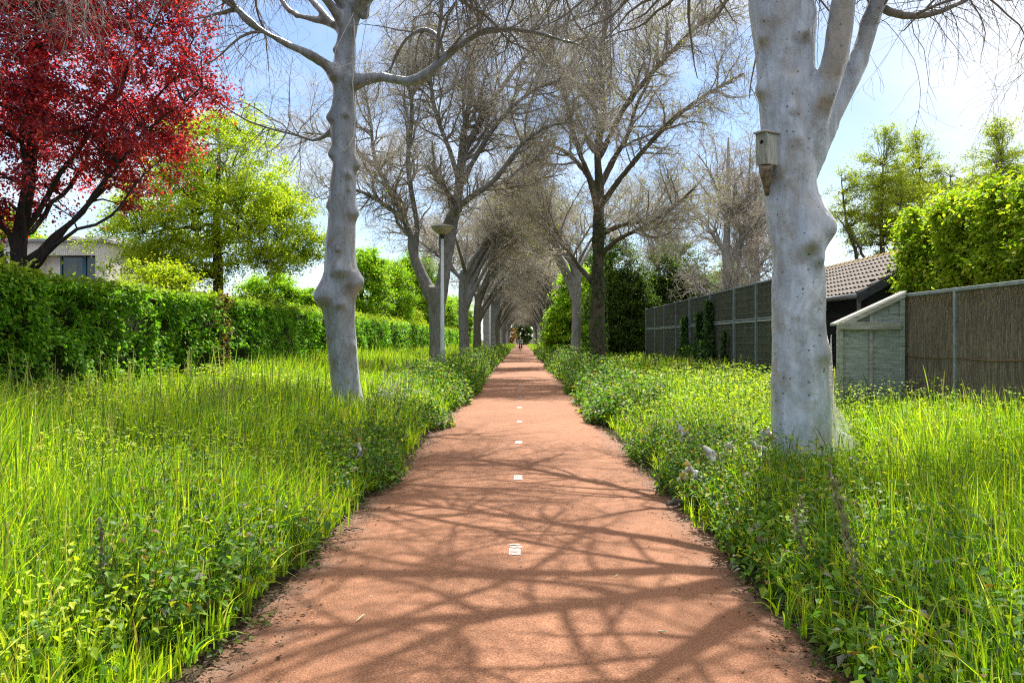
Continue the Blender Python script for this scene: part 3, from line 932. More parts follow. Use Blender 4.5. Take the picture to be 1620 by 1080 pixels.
def lb(px, py, off, r): return (pt(px, py, 15, off, BL), r)
l_burls = [lb(513, 470, -.12, .25), lb(537, 428, -.26, .17), lb(560, 448, -.06, .26), lb(556, 338, -.06, .15), lb(525, 327, -.03, .10), lb(564, 262, -.03, .13), lb(550, 275, -.22, .10), lb(526, 245, -.1, .11),
           lb(525, 187, -.05, .115), lb(547, 180, -.24, .09), lb(566, 193, -.05, .08), lb(532, 120, -.16, .16), lb(560, 130, -.06, .14), lb(576, 25, -.08, .15), lb(531, 80, -.06, .08), lb(535, 395, -.25, .06),
           lb(537, 482, -.25, .10), lb(552, 300, -.2, .05), lb(571, 650, -.12, .17), lb(528, 655, -.14, .15)]
left_parts = bare_tree_parts(23, lt, l_limbs, M['silk_left'], cnt=(105, 850, 6000, 9500), dry=3500, droops=((2, 3, 4, 8, 9, 10), 480), burls=l_burls, voxel=.024, namp=.035, nscale=3.0, tw=.9,
                             trop=(.02, -.05, -.12), smooth_it=5, lens=((1.6, 3.2), (.9, 2.1), (.6, 1.4), (.2, .6)), twmat='twig_dark', t0=.3, drysize=(.015, .04))
ltree = tree_from(left_parts, 'webbed_tree', 'knobbly grey tree wrapped in web with burls up its leaning trunk, left of the path', 'tree', BL, group='bare trees lining the path')
# loose silk threads down the left trunk
mb = MB()
def thr(pxs, off, r=.006):
    mb.tube([pt(a, b, 15, off, BL) for a, b in pxs], r, 5)
thr([(560, 30), (563, 90), (558, 130), (562, 190), (560, 215), (553, 230), (545, 238), (538, 232)], -.36, .008)
thr([(560, 20), (540, 60), (532, 75), (525, 110)], -.34)
thr([(530, 108), (545, 104), (562, 98)], -.36)
thr([(582, 20), (575, 60), (566, 118)], -.3)
thr([(600, 18), (560, 45), (552, 38), (560, 20)], -.33, .005)
mb.build('silk_thread', simple('white_thread', (.5, .5, .48), (.7, .7, .68), 20, .6), ltree)

# ------------------------------------------------------------------ the row trees further on
def place_row(parts, name, label, loc, rot, sc=1.0):
    t = tree_from(parts, name, label, 'tree', loc, rot, 'bare trees lining the path'); t.scale = (sc, sc * (-1 if int(abs(loc[1])) % 2 else 1), sc)
    return t

BL2 = (-3.15, 30.0, 0)
t2 = rings([(670, 712, 620), (675, 708, 590), (678, 704, 560), (679, 704, 520), (678, 705, 490), (676, 707, 470), (676, 710, 455)], 30, BL2)
t2 = [(t2[0][0], 0, -.1, .5)] + t2
t2_limbs = [
    limbpx([(688, 475, 24, 0), (672, 446, 20, .1), (660, 418, 17, .2), (653, 395, 15, .3), (652, 378, 13, .3), (640, 348, 11, .5), (626, 318, 9, .7), (608, 285, 8, 1.0), (592, 245, 6, 1.3), (586, 190, 4, 1.6), (575, 130, 2, 1.8)], 30, BL2),
    limbpx([(655, 402, 12, .3), (660, 360, 9, .1), (652, 310, 8, 0), (645, 250, 7, -.2), (652, 180, 6, -.3), (645, 100, 5, -.4), (655, 30, 3, -.4)], 30, BL2),
    limbpx([(695, 470, 24, 0), (703, 430, 20, -.1), (709, 390, 19, -.1), (716, 352, 18, -.1), (724, 318, 16, 0), (728, 270, 13, .1), (734, 210, 11, .2), (745, 140, 8, .3), (740, 60, 6, .4), (750, -20, 3, .4)], 30, BL2),
    limbpx([(704, 420, 14, 0), (698, 380, 10, -.2), (712, 340, 9, -.6), (745, 312, 9, -1.0), (782, 285, 8, -1.3), (805, 255, 7, -1.5), (832, 222, 5, -1.8), (870, 200, 4, -2.0), (915, 190, 2, -2.2)], 30, BL2),
    limbpx([(716, 350, 13, 0), (735, 318, 9, .4), (765, 300, 8, .9), (800, 285, 7, 1.4), (830, 262, 5, 2.0), (862, 250, 3, 2.6)], 30, BL2),
    limbpx([(727, 290, 9, 0), (712, 240, 7, -.3), (690, 180, 6, -.7), (680, 110, 5, -1.0), (690, 40, 3, -1.2)], 30, BL2),
    limbpx([(730, 250, 9, .1), (760, 190, 8, .3), (800, 130, 7, .5), (840, 80, 5, .8), (890, 40, 4, 1.2), (940, 20, 2, 1.6)], 30, BL2),
    limbpx([(726, 300, 10, .1), (760, 235, 8, -.4), (800, 180, 7, -1.0), (850, 140, 5, -1.6), (910, 120, 3, -2.2)], 30, BL2),
    limbpx([(600, 270, 6, 1.2), (560, 235, 5, 1.0), (520, 215, 4, .8), (480, 210, 2, .6)], 30, BL2),
    limbpx([(642, 350, 8, .5), (600, 318, 6, 0), (560, 300, 5, -.5), (520, 300, 3, -.8)], 30, BL2),
]
parts2 = bare_tree_parts(31, t2, t2_limbs, M['bark_mid'], cnt=(140, 1500, 17000, 30000), dry=10000, green=3500, voxel=.045, namp=.03, tw=1.3, trop=(.05, .02, -.06), drysize=(.025, .06))
place_row(parts2, 'bare_tree', 'forked bare tree just behind the nearer lamp post', BL2, 0)

BR2 = (3.05, 33.0, 0)
t3 = rings([(925, 966, 600), (930, 962, 575), (932, 960, 540), (934, 958, 500), (936, 957, 450), (937, 956, 400), (938, 955, 360), (940, 955, 330)], 33, BR2)
t3 = [(t3[0][0], 0, -.1, .58)] + t3
t3_limbs = [
    limbpx([(946, 350, 16, 0), (948, 300, 14, .0), (944, 240, 12, .2), (952, 180, 10, .3), (946, 110, 8, .5), (955, 40, 6, .6), (950, -40, 3, .8)], 33, BR2),
    limbpx([(946, 372, 12, 0), (965, 362, 9, -.2), (992, 350, 8, -.4), (1028, 340, 7, -.8), (1062, 326, 6, -1.2), (1100, 316, 4, -1.6), (1135, 300, 2, -2.0)], 33, BR2),
    limbpx([(946, 455, 14, 0), (925, 428, 8, -.3), (905, 396, 7, -.6), (888, 362, 6, -1.0), (868, 334, 5, -1.3), (845, 318, 4, -1.6), (815, 300, 2, -2.0)], 33, BR2),
    limbpx([(947, 410, 10, 0), (970, 385, 7, .4), (1000, 372, 6, .9), (1040, 350, 5, 1.5), (1070, 322, 3, 2.0)], 33, BR2),
    limbpx([(946, 330, 12, 0), (928, 280, 9, .3), (905, 230, 7, .7), (890, 170, 6, 1.0), (870, 110, 4, 1.4), (860, 50, 2, 1.7)], 33, BR2),
    limbpx([(947, 300, 11, 0), (972, 250, 9, -.3), (1000, 200, 7, -.7), (1020, 140, 6, -1.1), (1050, 80, 4, -1.4), (1060, 20, 2, -1.6)], 33, BR2),
    limbpx([(947, 330, 10, 0), (985, 280, 8, .5), (1030, 230, 7, 1.0), (1080, 190, 5, 1.4), (1140, 160, 3, 1.8)], 33, BR2),
    limbpx([(948, 250, 9, 0), (985, 180, 8, .6), (1040, 120, 6, 1.2), (1100, 70, 4, 1.8), (1150, 40, 2, 2.2)], 33, BR2),
    limbpx([(946, 300, 9, 0), (915, 240, 8, -.8), (880, 200, 6, -1.6), (840, 180, 5, -2.4), (795, 170, 3, -3.2)], 33, BR2),
    limbpx([(950, 200, 9, .2), (920, 130, 7, -.4), (880, 70, 6, -1.0), (830, 20, 4, -1.4), (790, -20, 2, -1.8)], 33, BR2),
]
M['bark_ivy'] = mat_bark('ivied_dark_bark', (.045, .036, .028), (.16, .125, .09), .7, (.035, .06, .015), 6)
parts3 = bare_tree_parts(37, t3, t3_limbs, M['bark_ivy'], cnt=(140, 1500, 16000, 28000), dry=9000, green=13000, voxel=.045, namp=.05, tw=1.35, trop=(.05, .02, -.04), drysize=(.025, .06))
tr = place_row(parts3, 'bare_tree', 'dark straight tree with ivied rough trunk, second on the right of the path', BR2, 0)
# ivy leaves hugging that trunk
ri = np.random.default_rng(3); n = 1500
zz = ri.uniform(.0, 6.3, n) ** 1.0; aa = ri.uniform(0, 2 * PI, n)
kp = fnoise(np.stack([aa * .8, zz, aa * 0], 1), 1.1, 2) + zz * .03 > .52
zz = zz[kp]; aa = aa[kp]; n = len(zz); rr_ = np.interp(zz, [0, .5, 6], [.56, .46, .28])
p = np.stack([np.cos(aa) * rr_, np.sin(aa) * rr_, zz], 1); p[:, 0] += np.interp(zz, [0, 6], [0, .06])
d = ri.standard_normal((n, 3)); d[:, 2] -= .9
V, Fc, k = leaves(p, d, np.stack([np.cos(aa), np.sin(aa), aa * 0 + .2], 1), ri.uniform(.06, .12, n), .8)
link('ivy', mesh_np('ivy', V, Fc, np.repeat(jitter_cols(ri, n, [(.04, .09, .015), (.03, .06, .015), (.07, .13, .02)]), k, 0)), M['leaf'], tr)

# shared kinds for the rest of both rows
KINDS = []
for i, (sd_, fork, nl, bark, green) in enumerate([(41, 4.4, 4, 'bark_mid', 1800), (43, 3.6, 4, 'bark_brown', 1800), (47, 5.0, 4, 'bark_pale', 6000)]):
    rk = np.random.default_rng(sd_)
    le = rk.normal(0, .02)
    tk = [(0, 0, -.1, .48), (0, 0, .25, .36), (le * 2, 0, 1.2, .30), (le * 4, .03, 2.4, .275), (le * 5, .05, fork, .25), (le * 6, .05, fork + 1.0, .13)]
    lk = generic_limbs(rk, fork, nl, 1.0, 7.6, None) + arch_limbs(rk, fork, 5)
    KINDS.append(bare_tree_parts(sd_ + 1, tk, lk, M[bark], cnt=(120, 950, 9000, 14000), dry=6000, green=green, voxel=.05, namp=.035, tw=1.9, t0=.42, trop=(.05, .02, -.05), drysize=(.03, .07)))
ORD = {3: 'third', 4: 'fourth', 5: 'fifth', 6: 'sixth', 7: 'seventh'}
for i, D in enumerate([46, 60, 76, 90, 105, 120, 136, 152, 168, 184, 200]):
    n = i + 3
    lab = ('grey bare tree, %s along the left row counted from the camera' % ORD[n]) if n in ORD else 'small distant bare tree far along the left row'
    place_row(KINDS[i % 3], 'bare_tree', lab, (-3.15 + .1 * math.sin(i * 5), D, 0), (0 if i % 3 == 0 else .4 * math.sin(i * 3)), 1 + .06 * math.sin(i * 7))
for i, D in enumerate([46.5, 67, 82, 97, 112, 128, 144, 160, 176, 192]):
    n = i + 3
    lab = ('pale bare tree, %s along the right row counted from the camera' % ORD[n]) if n in ORD else 'small distant bare tree far along the right row'
    place_row(KINDS[(i * 2 + 2) % 3], 'bare_tree', lab, (3.05 + .1 * math.sin(i * 4), D, 0), PI + .4 * math.sin(i * 3 + 1), 1 + .06 * math.sin(i * 5))

# bare trees behind the tall mesh fence
rk = np.random.default_rng(71)
tk = [(0, 0, -.1, .34), (0, 0, .6, .25), (.05, 0, 3, .22), (.0, 0, 5.5, .18), (.1, 0, 8.5, .12), (.1, 0, 11, .05)]
lk = [np.array([(0, 0, 1.8, .12), (.5, 0, 3.2, .12), (.8, .1, 5.5, .10), (1.2, .1, 8, .07), (1.3, 0, 10.5, .03)])] + generic_limbs(rk, 4.5, 4, .8, 5) + generic_limbs(rk, 6.5, 4, .8, 4) + generic_limbs(rk, 2.6, 3, 1.1, 4)
TALL = bare_tree_parts(72, tk, lk, M['bark_pale'], cnt=(66, 560, 5600, 9000), dry=2600, green=1500, voxel=.045, namp=.02, tw=1.9, drysize=(.03, .07))
tree_from(TALL, 'bare_tree', 'tall bare tree with twin grey stems rising behind the dark mesh fence', 'tree', (9.6, 38.5, 0), .3, 'bare trees behind the mesh fence')
o = tree_from(TALL, 'bare_tree', 'bare tree rising behind the far end of the mesh fence, in front of dark evergreens', 'tree', (8.9, 49, 0), 2.2, 'bare trees behind the mesh fence'); o.scale = (.8,) * 3
o = tree_from(TALL, 'bare_tree', 'bare tree behind the mesh fence close to the barn', 'tree', (12.6, 44, 0), 4.0, 'bare trees behind the mesh fence'); o.scale = (.95,) * 3

# ------------------------------------------------------------------ trees in leaf
PAL_RED = [(.36, .045, .060), (.21, .045, .090), (.50, .068, .056), (.15, .056, .125), (.52, .12, .065)]
tp = [(0, 0, -.1, .34), (0, 0, 1.0, .27), (.1, 0, 2.2, .25), (.05, 0, 3.2, .22), (.2, .1, 4.6, .17), (.3, .1, 6.2, .10), (.3, .1, 8, .04)]
pl = [np.array(l) for l in (
    [(.1, 0, 2.6, .13), (1.0, -.3, 3.1, .11), (2.1, -.6, 4.0, .08), (3.4, -.7, 5.2, .05), (4.6, -.6, 6.0, .02)],
    [(.05, 0, 2.3, .11), (.7, -.4, 2.75, .09), (1.6, -.8, 3.2, .07), (2.7, -1.0, 3.6, .05), (3.9, -1.0, 4.6, .02)],
    [(.1, 0, 2.9, .12), (1.1, .5, 3.9, .10), (2.3, .9, 5.6, .07), (3.6, 1.0, 7.4, .03)],
    [(0, 0, 3.0, .12), (-.5, -.2, 4.5, .10), (-1.1, -.3, 6.4, .06), (-1.6, -.3, 8.0, .03)],
    [(.1, 0, 3.2, .12), (.6, -.6, 4.6, .10), (1.2, -1.2, 6.4, .06), (1.8, -1.6, 8.0, .03)],
    [(0, 0, 2.6, .11), (-1.1, -.3, 3.5, .09), (-2.4, -.6, 4.8, .06), (-3.6, -.6, 6.0, .03)],
    [(.1, 0, 3.4, .12), (1.5, .0, 5.2, .09), (2.9, .1, 7.0, .05), (3.8, .1, 8.6, .02)],
    [(.1, 0, 3.4, .10), (.5, 1.5, 5.0, .08), (.8, 2.6, 7.0, .04)])]
for l in pl: l[:, 3] *= .48; l[:, 0] = np.where(l[:, 0] > 0, l[:, 0] * .80, l[:, 0])
tp = [(a, b, c, d * .62) for a, b, c, d in tp]
red = leafy_tree_parts(101, tp, [(0.1, 0, 6.6, 3.2, 3.0, 3.0), (1.7, -.2, 6.6, 2.1, 2.0, 2.2), (-2.2, 0, 5.8, 2.6, 2.4, 2.8), (.6, 0, 9.2, 2.5, 2.4, 2.0), (1.9, -.5, 5.0, 1.5, 1.4, 1.1), (1.5, -.3, 8.6, 1.9, 1.9, 1.7), (-1.5, -.3, 4.3, 2.2, 1.8, 1.2), (.2, -1.2, 4.9, 1.9, 1.0, 1.1)],
                       1000, 150000, (.05, .095), PAL_RED, [.32, .28, .2, .12, .08], 'purple_bark', .42, pl, 'redleaf', twig_r=.011, wr=.62, gap=.37, tmpl=LEAF5)
tree_from(red, 'copper_tree', 'tall tree with dark red and purple leaves behind the left end of the hedge', 'tree', (-9.35, 15.2, 0))

PAL_YG = [(.46, .54, .034), (.36, .47, .028), (.57, .60, .042), (.23, .34, .024)]
tp = [(0, 0, -.1, .26), (0, 0, 1.5, .19), (.05, 0, 3.2, .16), (0, .05, 5.0, .12), (.05, .0, 6.6, .07), (.1, 0, 8, .03)]
yg = leafy_tree_parts(103, tp, [(-.1, 0, 5.3, 3.2, 3.0, 1.9), (.1, 0, 7.0, 2.3, 2.2, 1.7), (-1.6, 0, 4.4, 2.2, 2.0, 1.1), (2.0, 0, 4.9, 1.7, 1.8, 1.3), (.9, 0, 8.2, 1.1, 1.1, .9), (0, -.3, 4.0, 2.7, 2.2, .8)],
                      860, 112000, (.055, .095), PAL_YG, None, 'bark_dark', .42, None, gap=.37, nlimb=13, twig_r=.011, flat=.5)
tree_from(yg, 'yellow_green_tree', 'rounded yellow-green tree with short dark trunk behind the hedge', 'tree', (-9.65, 26, 0), .4)

PAL_LG = [(.16, .26, .025), (.22, .30, .03), (.11, .19, .022)]
PAL_DK = [(.065, .115, .024), (.045, .08, .02), (.13, .20, .03)]
PAL_BR = [(.24, .44, .026), (.34, .52, .03), (.15, .30, .02), (.44, .52, .04)]


def bush_parts(seed, ells, nclump, nleaf, L, pal, bark='bark_brown', h=1.0, r=.07, **kw):
    return leafy_tree_parts(seed, [(0, 0, -.1, r * 1.4), (0, 0, h * .5, r), (.05, 0, h, r * .5)], ells, nclump, nleaf, L, pal, None, bark, **kw)


b1 = bush_parts(111, [(0, 0, 2.2, 1.0, .9, 1.35), (.5, 0, 2.6, .6, .6, .8)], 150, 26000, (.05, .09), PAL_YG, 'bark_dark', 2.2, twig_r=.008, clump_r=.3)
tree_from(b1, 'shrub', 'yellow-green shrub standing taller than the hedge below the yellow-green tree', 'shrub', (-9.3, 20.8, 0))
b2 = bush_parts(113, [(0, 0, 2.0, .75, .7, 1.25)], 90, 8000, (.05, .085), [(.02, .035, .022), (.035, .055, .03), (.06, .08, .06)], 'bark_dark', 2.2, twig_r=.007, clump_r=.26)
tree_from(b2, 'holly_bush', 'dark blue-green glossy bush at the foot of the red tree', 'shrub', (-8.95, 13.6, 0))
b3 = leafy_tree_parts(115, [(0, 0, -.1, .2), (0, 0, 2.4, .14), (.1, 0, 5.0, .09), (.1, 0, 6.5, .03)], [(0, 0, 4.4, 2.0, 2.0, 2.6), (.2, 0, 6.2, 1.3, 1.3, 1.4), (0, 0, 2.6, 1.6, 1.6, 1.3)], 380, 52000, (.09, .16), PAL_BR, None, 'bark_dark', .5, None, gap=.34, nlimb=10, twig_r=.014)
tree_from(b3, 'garden_tree', 'mid green tree behind the hedge, just right of the knobbly webbed tree', 'tree', (-10.2, 52, 0), 0, 'green garden trees behind the hedge')
o = tree_from(b3, 'garden_tree', 'smaller green tree behind the hedge, left of the forked bare tree', 'tree', (-9.6, 61, 0), 2.1, 'green garden trees behind the hedge'); o.scale = (.9, .9, 1.02)
o = tree_from(b3, 'garden_tree', 'small dark green tree seen low between the yellow-green tree and the webbed tree', 'tree', (-14.5, 47, 0), 1.0, 'green garden trees behind the hedge'); o.scale = (1.0, 1.0, .74)
o = tree_from(b3, 'garden_tree', 'green tree just left of the knobbly webbed trunk, low above the hedge', 'tree', (-12.4, 48.5, 0), 5.0, 'green garden trees behind the hedge'); o.scale = (.9, .9, .62)
o = tree_from(b3, 'garden_tree', 'green tree behind the red tree, its yellowish leaves over the white house', 'tree', (-21, 33, 0), 3.0, 'green garden trees behind the hedge'); o.scale = (1.1, 1.1, .95)
o = tree_from(b3, 'garden_tree', 'distant green tree above the hedge, beyond the nearer lamp post', 'tree', (-10.5, 84, 0), 4.0, 'green garden trees behind the hedge'); o.scale = (1.3, 1.3, 1.45)
for k_, (x, y, sc_, lab) in enumerate([(-10.5, 98, .95, 'far green tree showing low between the third and fourth trunks of the left row'), (-9.5, 116, 1.0, 'far green tree low between distant left-row trunks, nearer the hedge end'), (-11.5, 132, 1.2, 'farthest green tree low behind the left-row trunks')]):
    o = tree_from(b3, 'garden_tree', lab, 'tree', (x, y, 0), k_ * 1.7, 'green garden trees behind the hedge'); o.scale = (sc_ * 1.5, sc_ * 1.5, sc_)
b4 = leafy_tree_parts(116, [(0, 0, -.1, .16), (0, 0, 2.2, .1), (.1, 0, 3.4, .05)], [(0, 0, 3.4, 1.3, 1.2, .55), (.5, 0, 3.0, 1.0, 1.0, .4)], 70, 7000, (.07, .12), PAL_YG, None, 'bark_dark', .32, None, nlimb=6, twig_r=.01)
tree_from(b4, 'golden_tree', 'low golden-leaved tree with flat crown behind the hedge near the lamp post', 'tree', (-9.4, 68, 0))

# right of the path
b5 = bush_parts(121, [(0, 0, 2.4, 1.55, 2.2, 2.3), (.3, 0, 4.6, 1.25, 1.8, 2.3), (-.6, .2, 1.6, 1.3, 1.6, 1.5)], 420, 42000, (.12, .22), PAL_BR, 'bark_dark', 3.5, twig_r=.012, clump_r=.42, nlimb=10, gap=.30)
tree_from(b5, 'young_tree', 'bright green leafy young tree crowding the right edge of the path', 'tree', (3.35, 56, 0))
b6 = bush_parts(123, [(0, 0, 2.6, 1.7, 2.0, 2.7), (.3, 0, 5.0, 1.3, 1.6, 2.0), (1.2, .6, 2.2, 1.5, 1.5, 2.2)], 480, 75000, (.08, .14), PAL_DK, 'bark_dark', 4.0, twig_r=.012, clump_r=.42, nlimb=10, shell=.7)
tree_from(b6, 'evergreen_tree', 'very dark evergreen at the left end of the mesh fence', 'tree', (5.0, 43.4, 0), 0, 'dark evergreens')
o = tree_from(b6, 'evergreen_tree', 'dark evergreen behind the mesh fence and the bare twigs', 'tree', (8.6, 46, 0), 1.5, 'dark evergreens'); o.scale = (1.2, 1.2, 1.0)
o = tree_from(b6, 'evergreen_tree', 'dark evergreen farthest along the right side, between the bright young tree and the ivied trunk', 'tree', (6.0, 60, 0), 2.5, 'dark evergreens'); o.scale = (1.3, 1.3, 1.15)
o = tree_from(b6, 'evergreen_tree', 'broad dark evergreen low behind the middle of the mesh fence', 'tree', (11.0, 52, 0), 3.5, 'dark evergreens'); o.scale = (1.3, 1.3, .85)

# the light green trees against the sky on the right
PAL_SKY = [(.32, .37, .035), (.42, .44, .045), (.22, .28, .03)]
rk = np.random.default_rng(131)
tp = [(0, 0, -.1, .30), (0, 0, 2.5, .22), (.2, 0, 5.0, .17), (.1, 0, 8.0, .10), (.2, 0, 11, .04)]
pl = [np.array([(0, 0, 2.0, .14), (-1.0, 0, 5, .11), (-1.7, .2, 8, .07), (-2.0, .2, 10.2, .03)]), np.array([(0, 0, 2.2, .13), (1.1, .3, 5, .10), (1.8, .4, 8, .06), (2.2, .4, 10.5, .03)]),
      np.array([(0, 0, 3.5, .12), (.3, -1.1, 6, .09), (.5, -1.6, 9, .03)]), np.array([(0, 0, 4.5, .10), (-1.4, -.6, 6.5, .07), (-2.6, -.9, 8, .03)]), np.array([(.1, 0, 4.8, .10), (1.6, .5, 6.4, .06), (2.8, .6, 7.4, .03)])]
sk = leafy_tree_parts(132, tp, [(-2.0, 0, 8.8, 1.2, 1.2, 2.5), (.2, 0, 11.0, 1.35, 1.3, 2.5), (2.1, 0, 9.3, 1.25, 1.2, 2.5), (1.0, .4, 7.2, 1.5, 1.3, 1.2), (-1.0, .3, 6.6, 1.3, 1.1, 1.0), (0, -1.4, 8.6, 1.2, .9, 1.4), (0, 0, 9.0, 2.5, 2.1, 1.7), (-.6, .3, 7.6, 2.4, 1.8, 1.0)], 560, 50000, (.06, .11), PAL_SKY, None, 'bark_brown', .5, pl, gap=.40, twig_r=.014)
G_SKY = 'light green trees against the sky'
tree_from(sk, 'airy_tree', 'airy pale green tree rising behind the barn roof, right of the thick webbed trunk', 'tree', (19.6, 45, 0), 0, G_SKY)
o = tree_from(sk, 'airy_tree', 'airy pale green tree against the sky, between the barn roof and the clipped trees', 'tree', (24.4, 50, 0), 2.0, G_SKY); o.scale = (1.05, 1.05, 1.08)
o = tree_from(sk, 'airy_tree', 'airy pale green tree behind the clipped trees at the right edge', 'tree', (27.5, 47, 0), 3.9, G_SKY); o.scale = (1.2, 1.2, 1.06)
o = tree_from(sk, 'airy_tree', 'small distant green tree just above the mesh fence', 'tree', (17.5, 70, 0), 5.0, G_SKY); o.scale = (.9, .9, .7)

# pleached trees over the reed fence
def pleached(seed, w):
    r = np.random.default_rng(seed)
    tk = [(0, 0, -.1, .15), (0, 0, .8, .115), (.02, 0, 2.2, .10), (0, 0, 3.3, .075), (0, 0, 4.0, .04)]
    lm = []
    for z in (2.55, 3.1, 3.65):
        for s in (-1, 1):
            lm.append(np.array([(0, 0, z - .05, .045), (.03 * r.normal(), s * w * .3, z + .05 * r.normal(), .038), (.05 * r.normal(), s * w * .65, z + .05 * r.normal(), .03), (.05 * r.normal(), s * w, z + .08, .015)]))
    E = [(0, s * w * .5, z, .42, w * .55, .42) for z in (2.6, 3.15, 3.75) for s in (-1, 1)]
    return leafy_tree_parts(seed, tk, E, 190, 30000, (.07, .12), [(.28, .42, .025), (.38, .48, .03), (.17, .29, .02), (.50, .52, .05)], None, 'bark_brown', .24, lm, twig_r=.009, flat=.8, shell=.3, tmpl=LEAF5)
tree_from(pleached(141, 1.45), 'pleached_tree', 'clipped bright green tree with flat crown beside the barn roof', 'tree', (8.35, 16.3, .1), 0, 'clipped trees above the reed fence')
tree_from(pleached(143, 1.35), 'pleached_tree', 'clipped bright green tree with pale trunk at the right edge above the reed fence', 'tree', (8.35, 13.55, .1), 0, 'clipped trees above the reed fence')

# far end of the avenue and the gardens that close the view
far = bush_parts(151, [(0, 0, 4.5, 3.2, 3.2, 4.5), (1, 0, 8, 2.4, 2.4, 3.2)], 260, 15000, (.25, .5), [(.13, .22, .05), (.18, .26, .06), (.09, .16, .05)], 'bark_dark', 6, r=.2, twig_r=.03, clump_r=.8)
for i, (x, y, s, lab) in enumerate([(0.5, 228, 1.0, 'dark green tree closing the far end of the path'), (-7.5, 222, .8, 'far tree at the end of the path, left of its dark end'), (7.5, 224, .9, 'far tree at the end of the path, right of its dark end')]):
    o = tree_from(far, 'distant_tree', lab, 'tree', (x, y, 0), i * 1.3, 'trees at the end of the path'); o.scale = (s,) * 3
orange = bush_parts(153, [(0, 0, 2.5, 2, 2, 2.3)], 90, 4000, (.2, .4), [(.25, .09, .02), (.30, .14, .03), (.12, .1, .03)], 'bark_dark', 3, twig_r=.02, clump_r=.6)
tree_from(orange, 'orange_shrub', 'small orange-brown shrub at the far end of the path', 'shrub', (-3.4, 205, 0))

tl_rng = np.random.default_rng(161)
V0 = []; F0 = []; C0 = []; b = 0
for side in (-1, 1):
    for i in range(46):
        y = tl_rng.uniform(75, 330); x = side * (tl_rng.uniform(15, 70) if y > 110 else tl_rng.uniform(24, 60))
        h = tl_rng.uniform(4.5, 8.5); n = 900
        p = nrm(tl_rng.standard_normal((n, 3))) * tl_rng.uniform(.4, 1, (n, 1)) * np.array([h * .42, h * .42, h * .52])
        p += (fnoise(p, .5, 2) - .5)[:, None] * p * .7 + np.array([x, y, h * .5])
        p = p[p[:, 2] > 0]; n = len(p)
        d = tl_rng.standard_normal((n, 3)); V, Fc, k = leaves(p, d, tl_rng.standard_normal((n, 3)) + np.array([0, 0, 1]), tl_rng.uniform(.35, .75, n), .7)
        c = np.repeat(jitter_cols(tl_rng, n, PAL_LG) * tl_rng.uniform(.5, 1.1), k, 0)
        V0.append(V); F0.append(Fc + b); C0.append(c); b += len(V)
tl = link('far_wood', mesh_np('far_wood', np.concatenate(V0), np.concatenate(F0), np.concatenate(C0)), M['leaf'])
tag(tl, 'far green woodland and gardens beyond hedge and fences', 'woodland', kind='stuff')

# ------------------------------------------------------------------ hedge
rh = np.random.default_rng(171)
HX, HT = -7.45, 2.56
def hbump(p): return (fnoise(p, .5, 2) - .5) * .62 + (fnoise(p, 2.2, 2) - .5) * .42
Vh = []; Fh = []; Ch = []; b = 0
for y0, y1, dens, L in ((6.5, 16, 1150, (.07, .115)), (16, 26, 760, (.075, .12)), (26, 42, 420, (.09, .14)), (42, 80, 130, (.12, .2)), (80, 150, 50, (.2, .32))):
    ln = y1 - y0
    nf = int(ln * HT * dens)
    p = np.stack([np.full(nf, HX), rh.uniform(y0, y1, nf), rh.uniform(0.05, HT, nf)], 1)
    p[:, 0] += hbump(p) - rh.exponential(.05, nf) + rh.exponential(.03, nf)
    nrml = np.tile([1., 0, .25], (nf, 1))
    ntp = int(ln * 1.2 * dens)
    q = np.stack([rh.uniform(HX - 1.15, HX + .05, ntp), rh.uniform(y0, y1, ntp), np.full(ntp, HT)], 1)
    q[:, 2] += hbump(q) * .8 - rh.exponential(.05, ntp)
    sh = rh.uniform(size=ntp) < .10; q[sh, 2] += rh.exponential(.10, sh.sum())
    p = np.concatenate([p, q]); nrml = np.concatenate([nrml, np.tile([.2, 0, 1.], (ntp, 1))]); n = len(p)
    keep = fnoise(p * np.array([1, 1, 2.2]), 2.6, 3) > .42
    p = p[keep]; nrml = nrml[keep]; n = len(p)
    d = rh.standard_normal((n, 3)) * .8 + nrml * .7; d[:, 2] -= .35
    up = rh.standard_normal((n, 3)) * .38 + np.array([.35, 0, 1.0]) + nrml * .2
    V, Fc, k = leaves(p, d, up, rh.uniform(L[0], L[1], n), .62, LEAF5 if y0 < 16 else LEAF4)
    c = jitter_cols(rh, n, [(.12, .30, .026), (.20, .40, .03), (.07, .18, .02), (.31, .46, .034)], [.36, .3, .16, .18])
    young = np.clip((p[:, 2] - HT + .22) / .3, 0, 1)[:, None]
    c = c * (1 - young) + jitter_cols(rh, n, [(.24, .33, .022), (.32, .38, .03)]) * young
    br = (np.exp(-((p[:, 1] - 20.6) / .55) ** 2) * (.55 + .6 * fnoise(p, 1.6, 2)) > rh.uniform(size=n) * 1.0)
    c[br] = jitter_cols(rh, br.sum(), [(.12, .05, .025), (.16, .08, .03), (.07, .05, .02)])
    Vh.append(V); Fh.append(Fc + b); Ch.append(np.repeat(c, k, 0)); b += len(V)
hedge = thing('hedge', 'long clipped green beech hedge along the left gardens', 'hedge', (0, 0, 0))
link('hedge_leaves', mesh_np('hedge_leaves', np.concatenate(Vh), np.concatenate(Fh), np.concatenate(Ch)), M['leaf'], hedge)
ys = np.linspace(6.5, 150, 240); zs = np.linspace(0, HT - .2, 8)
g = np.array([(HX - .26, y, z) for y in ys for z in zs]); g[:, 0] += hbump(g)
g2 = np.array([(HX - .26 - 0.8 * t, y, HT - .2) for y in ys for t in np.linspace(0, 1, 4)]); g2[:, 2] += hbump(g2) * .8 * np.tile([0, 1, 1, 1], len(ys)); g2[::4] = g[7::8]
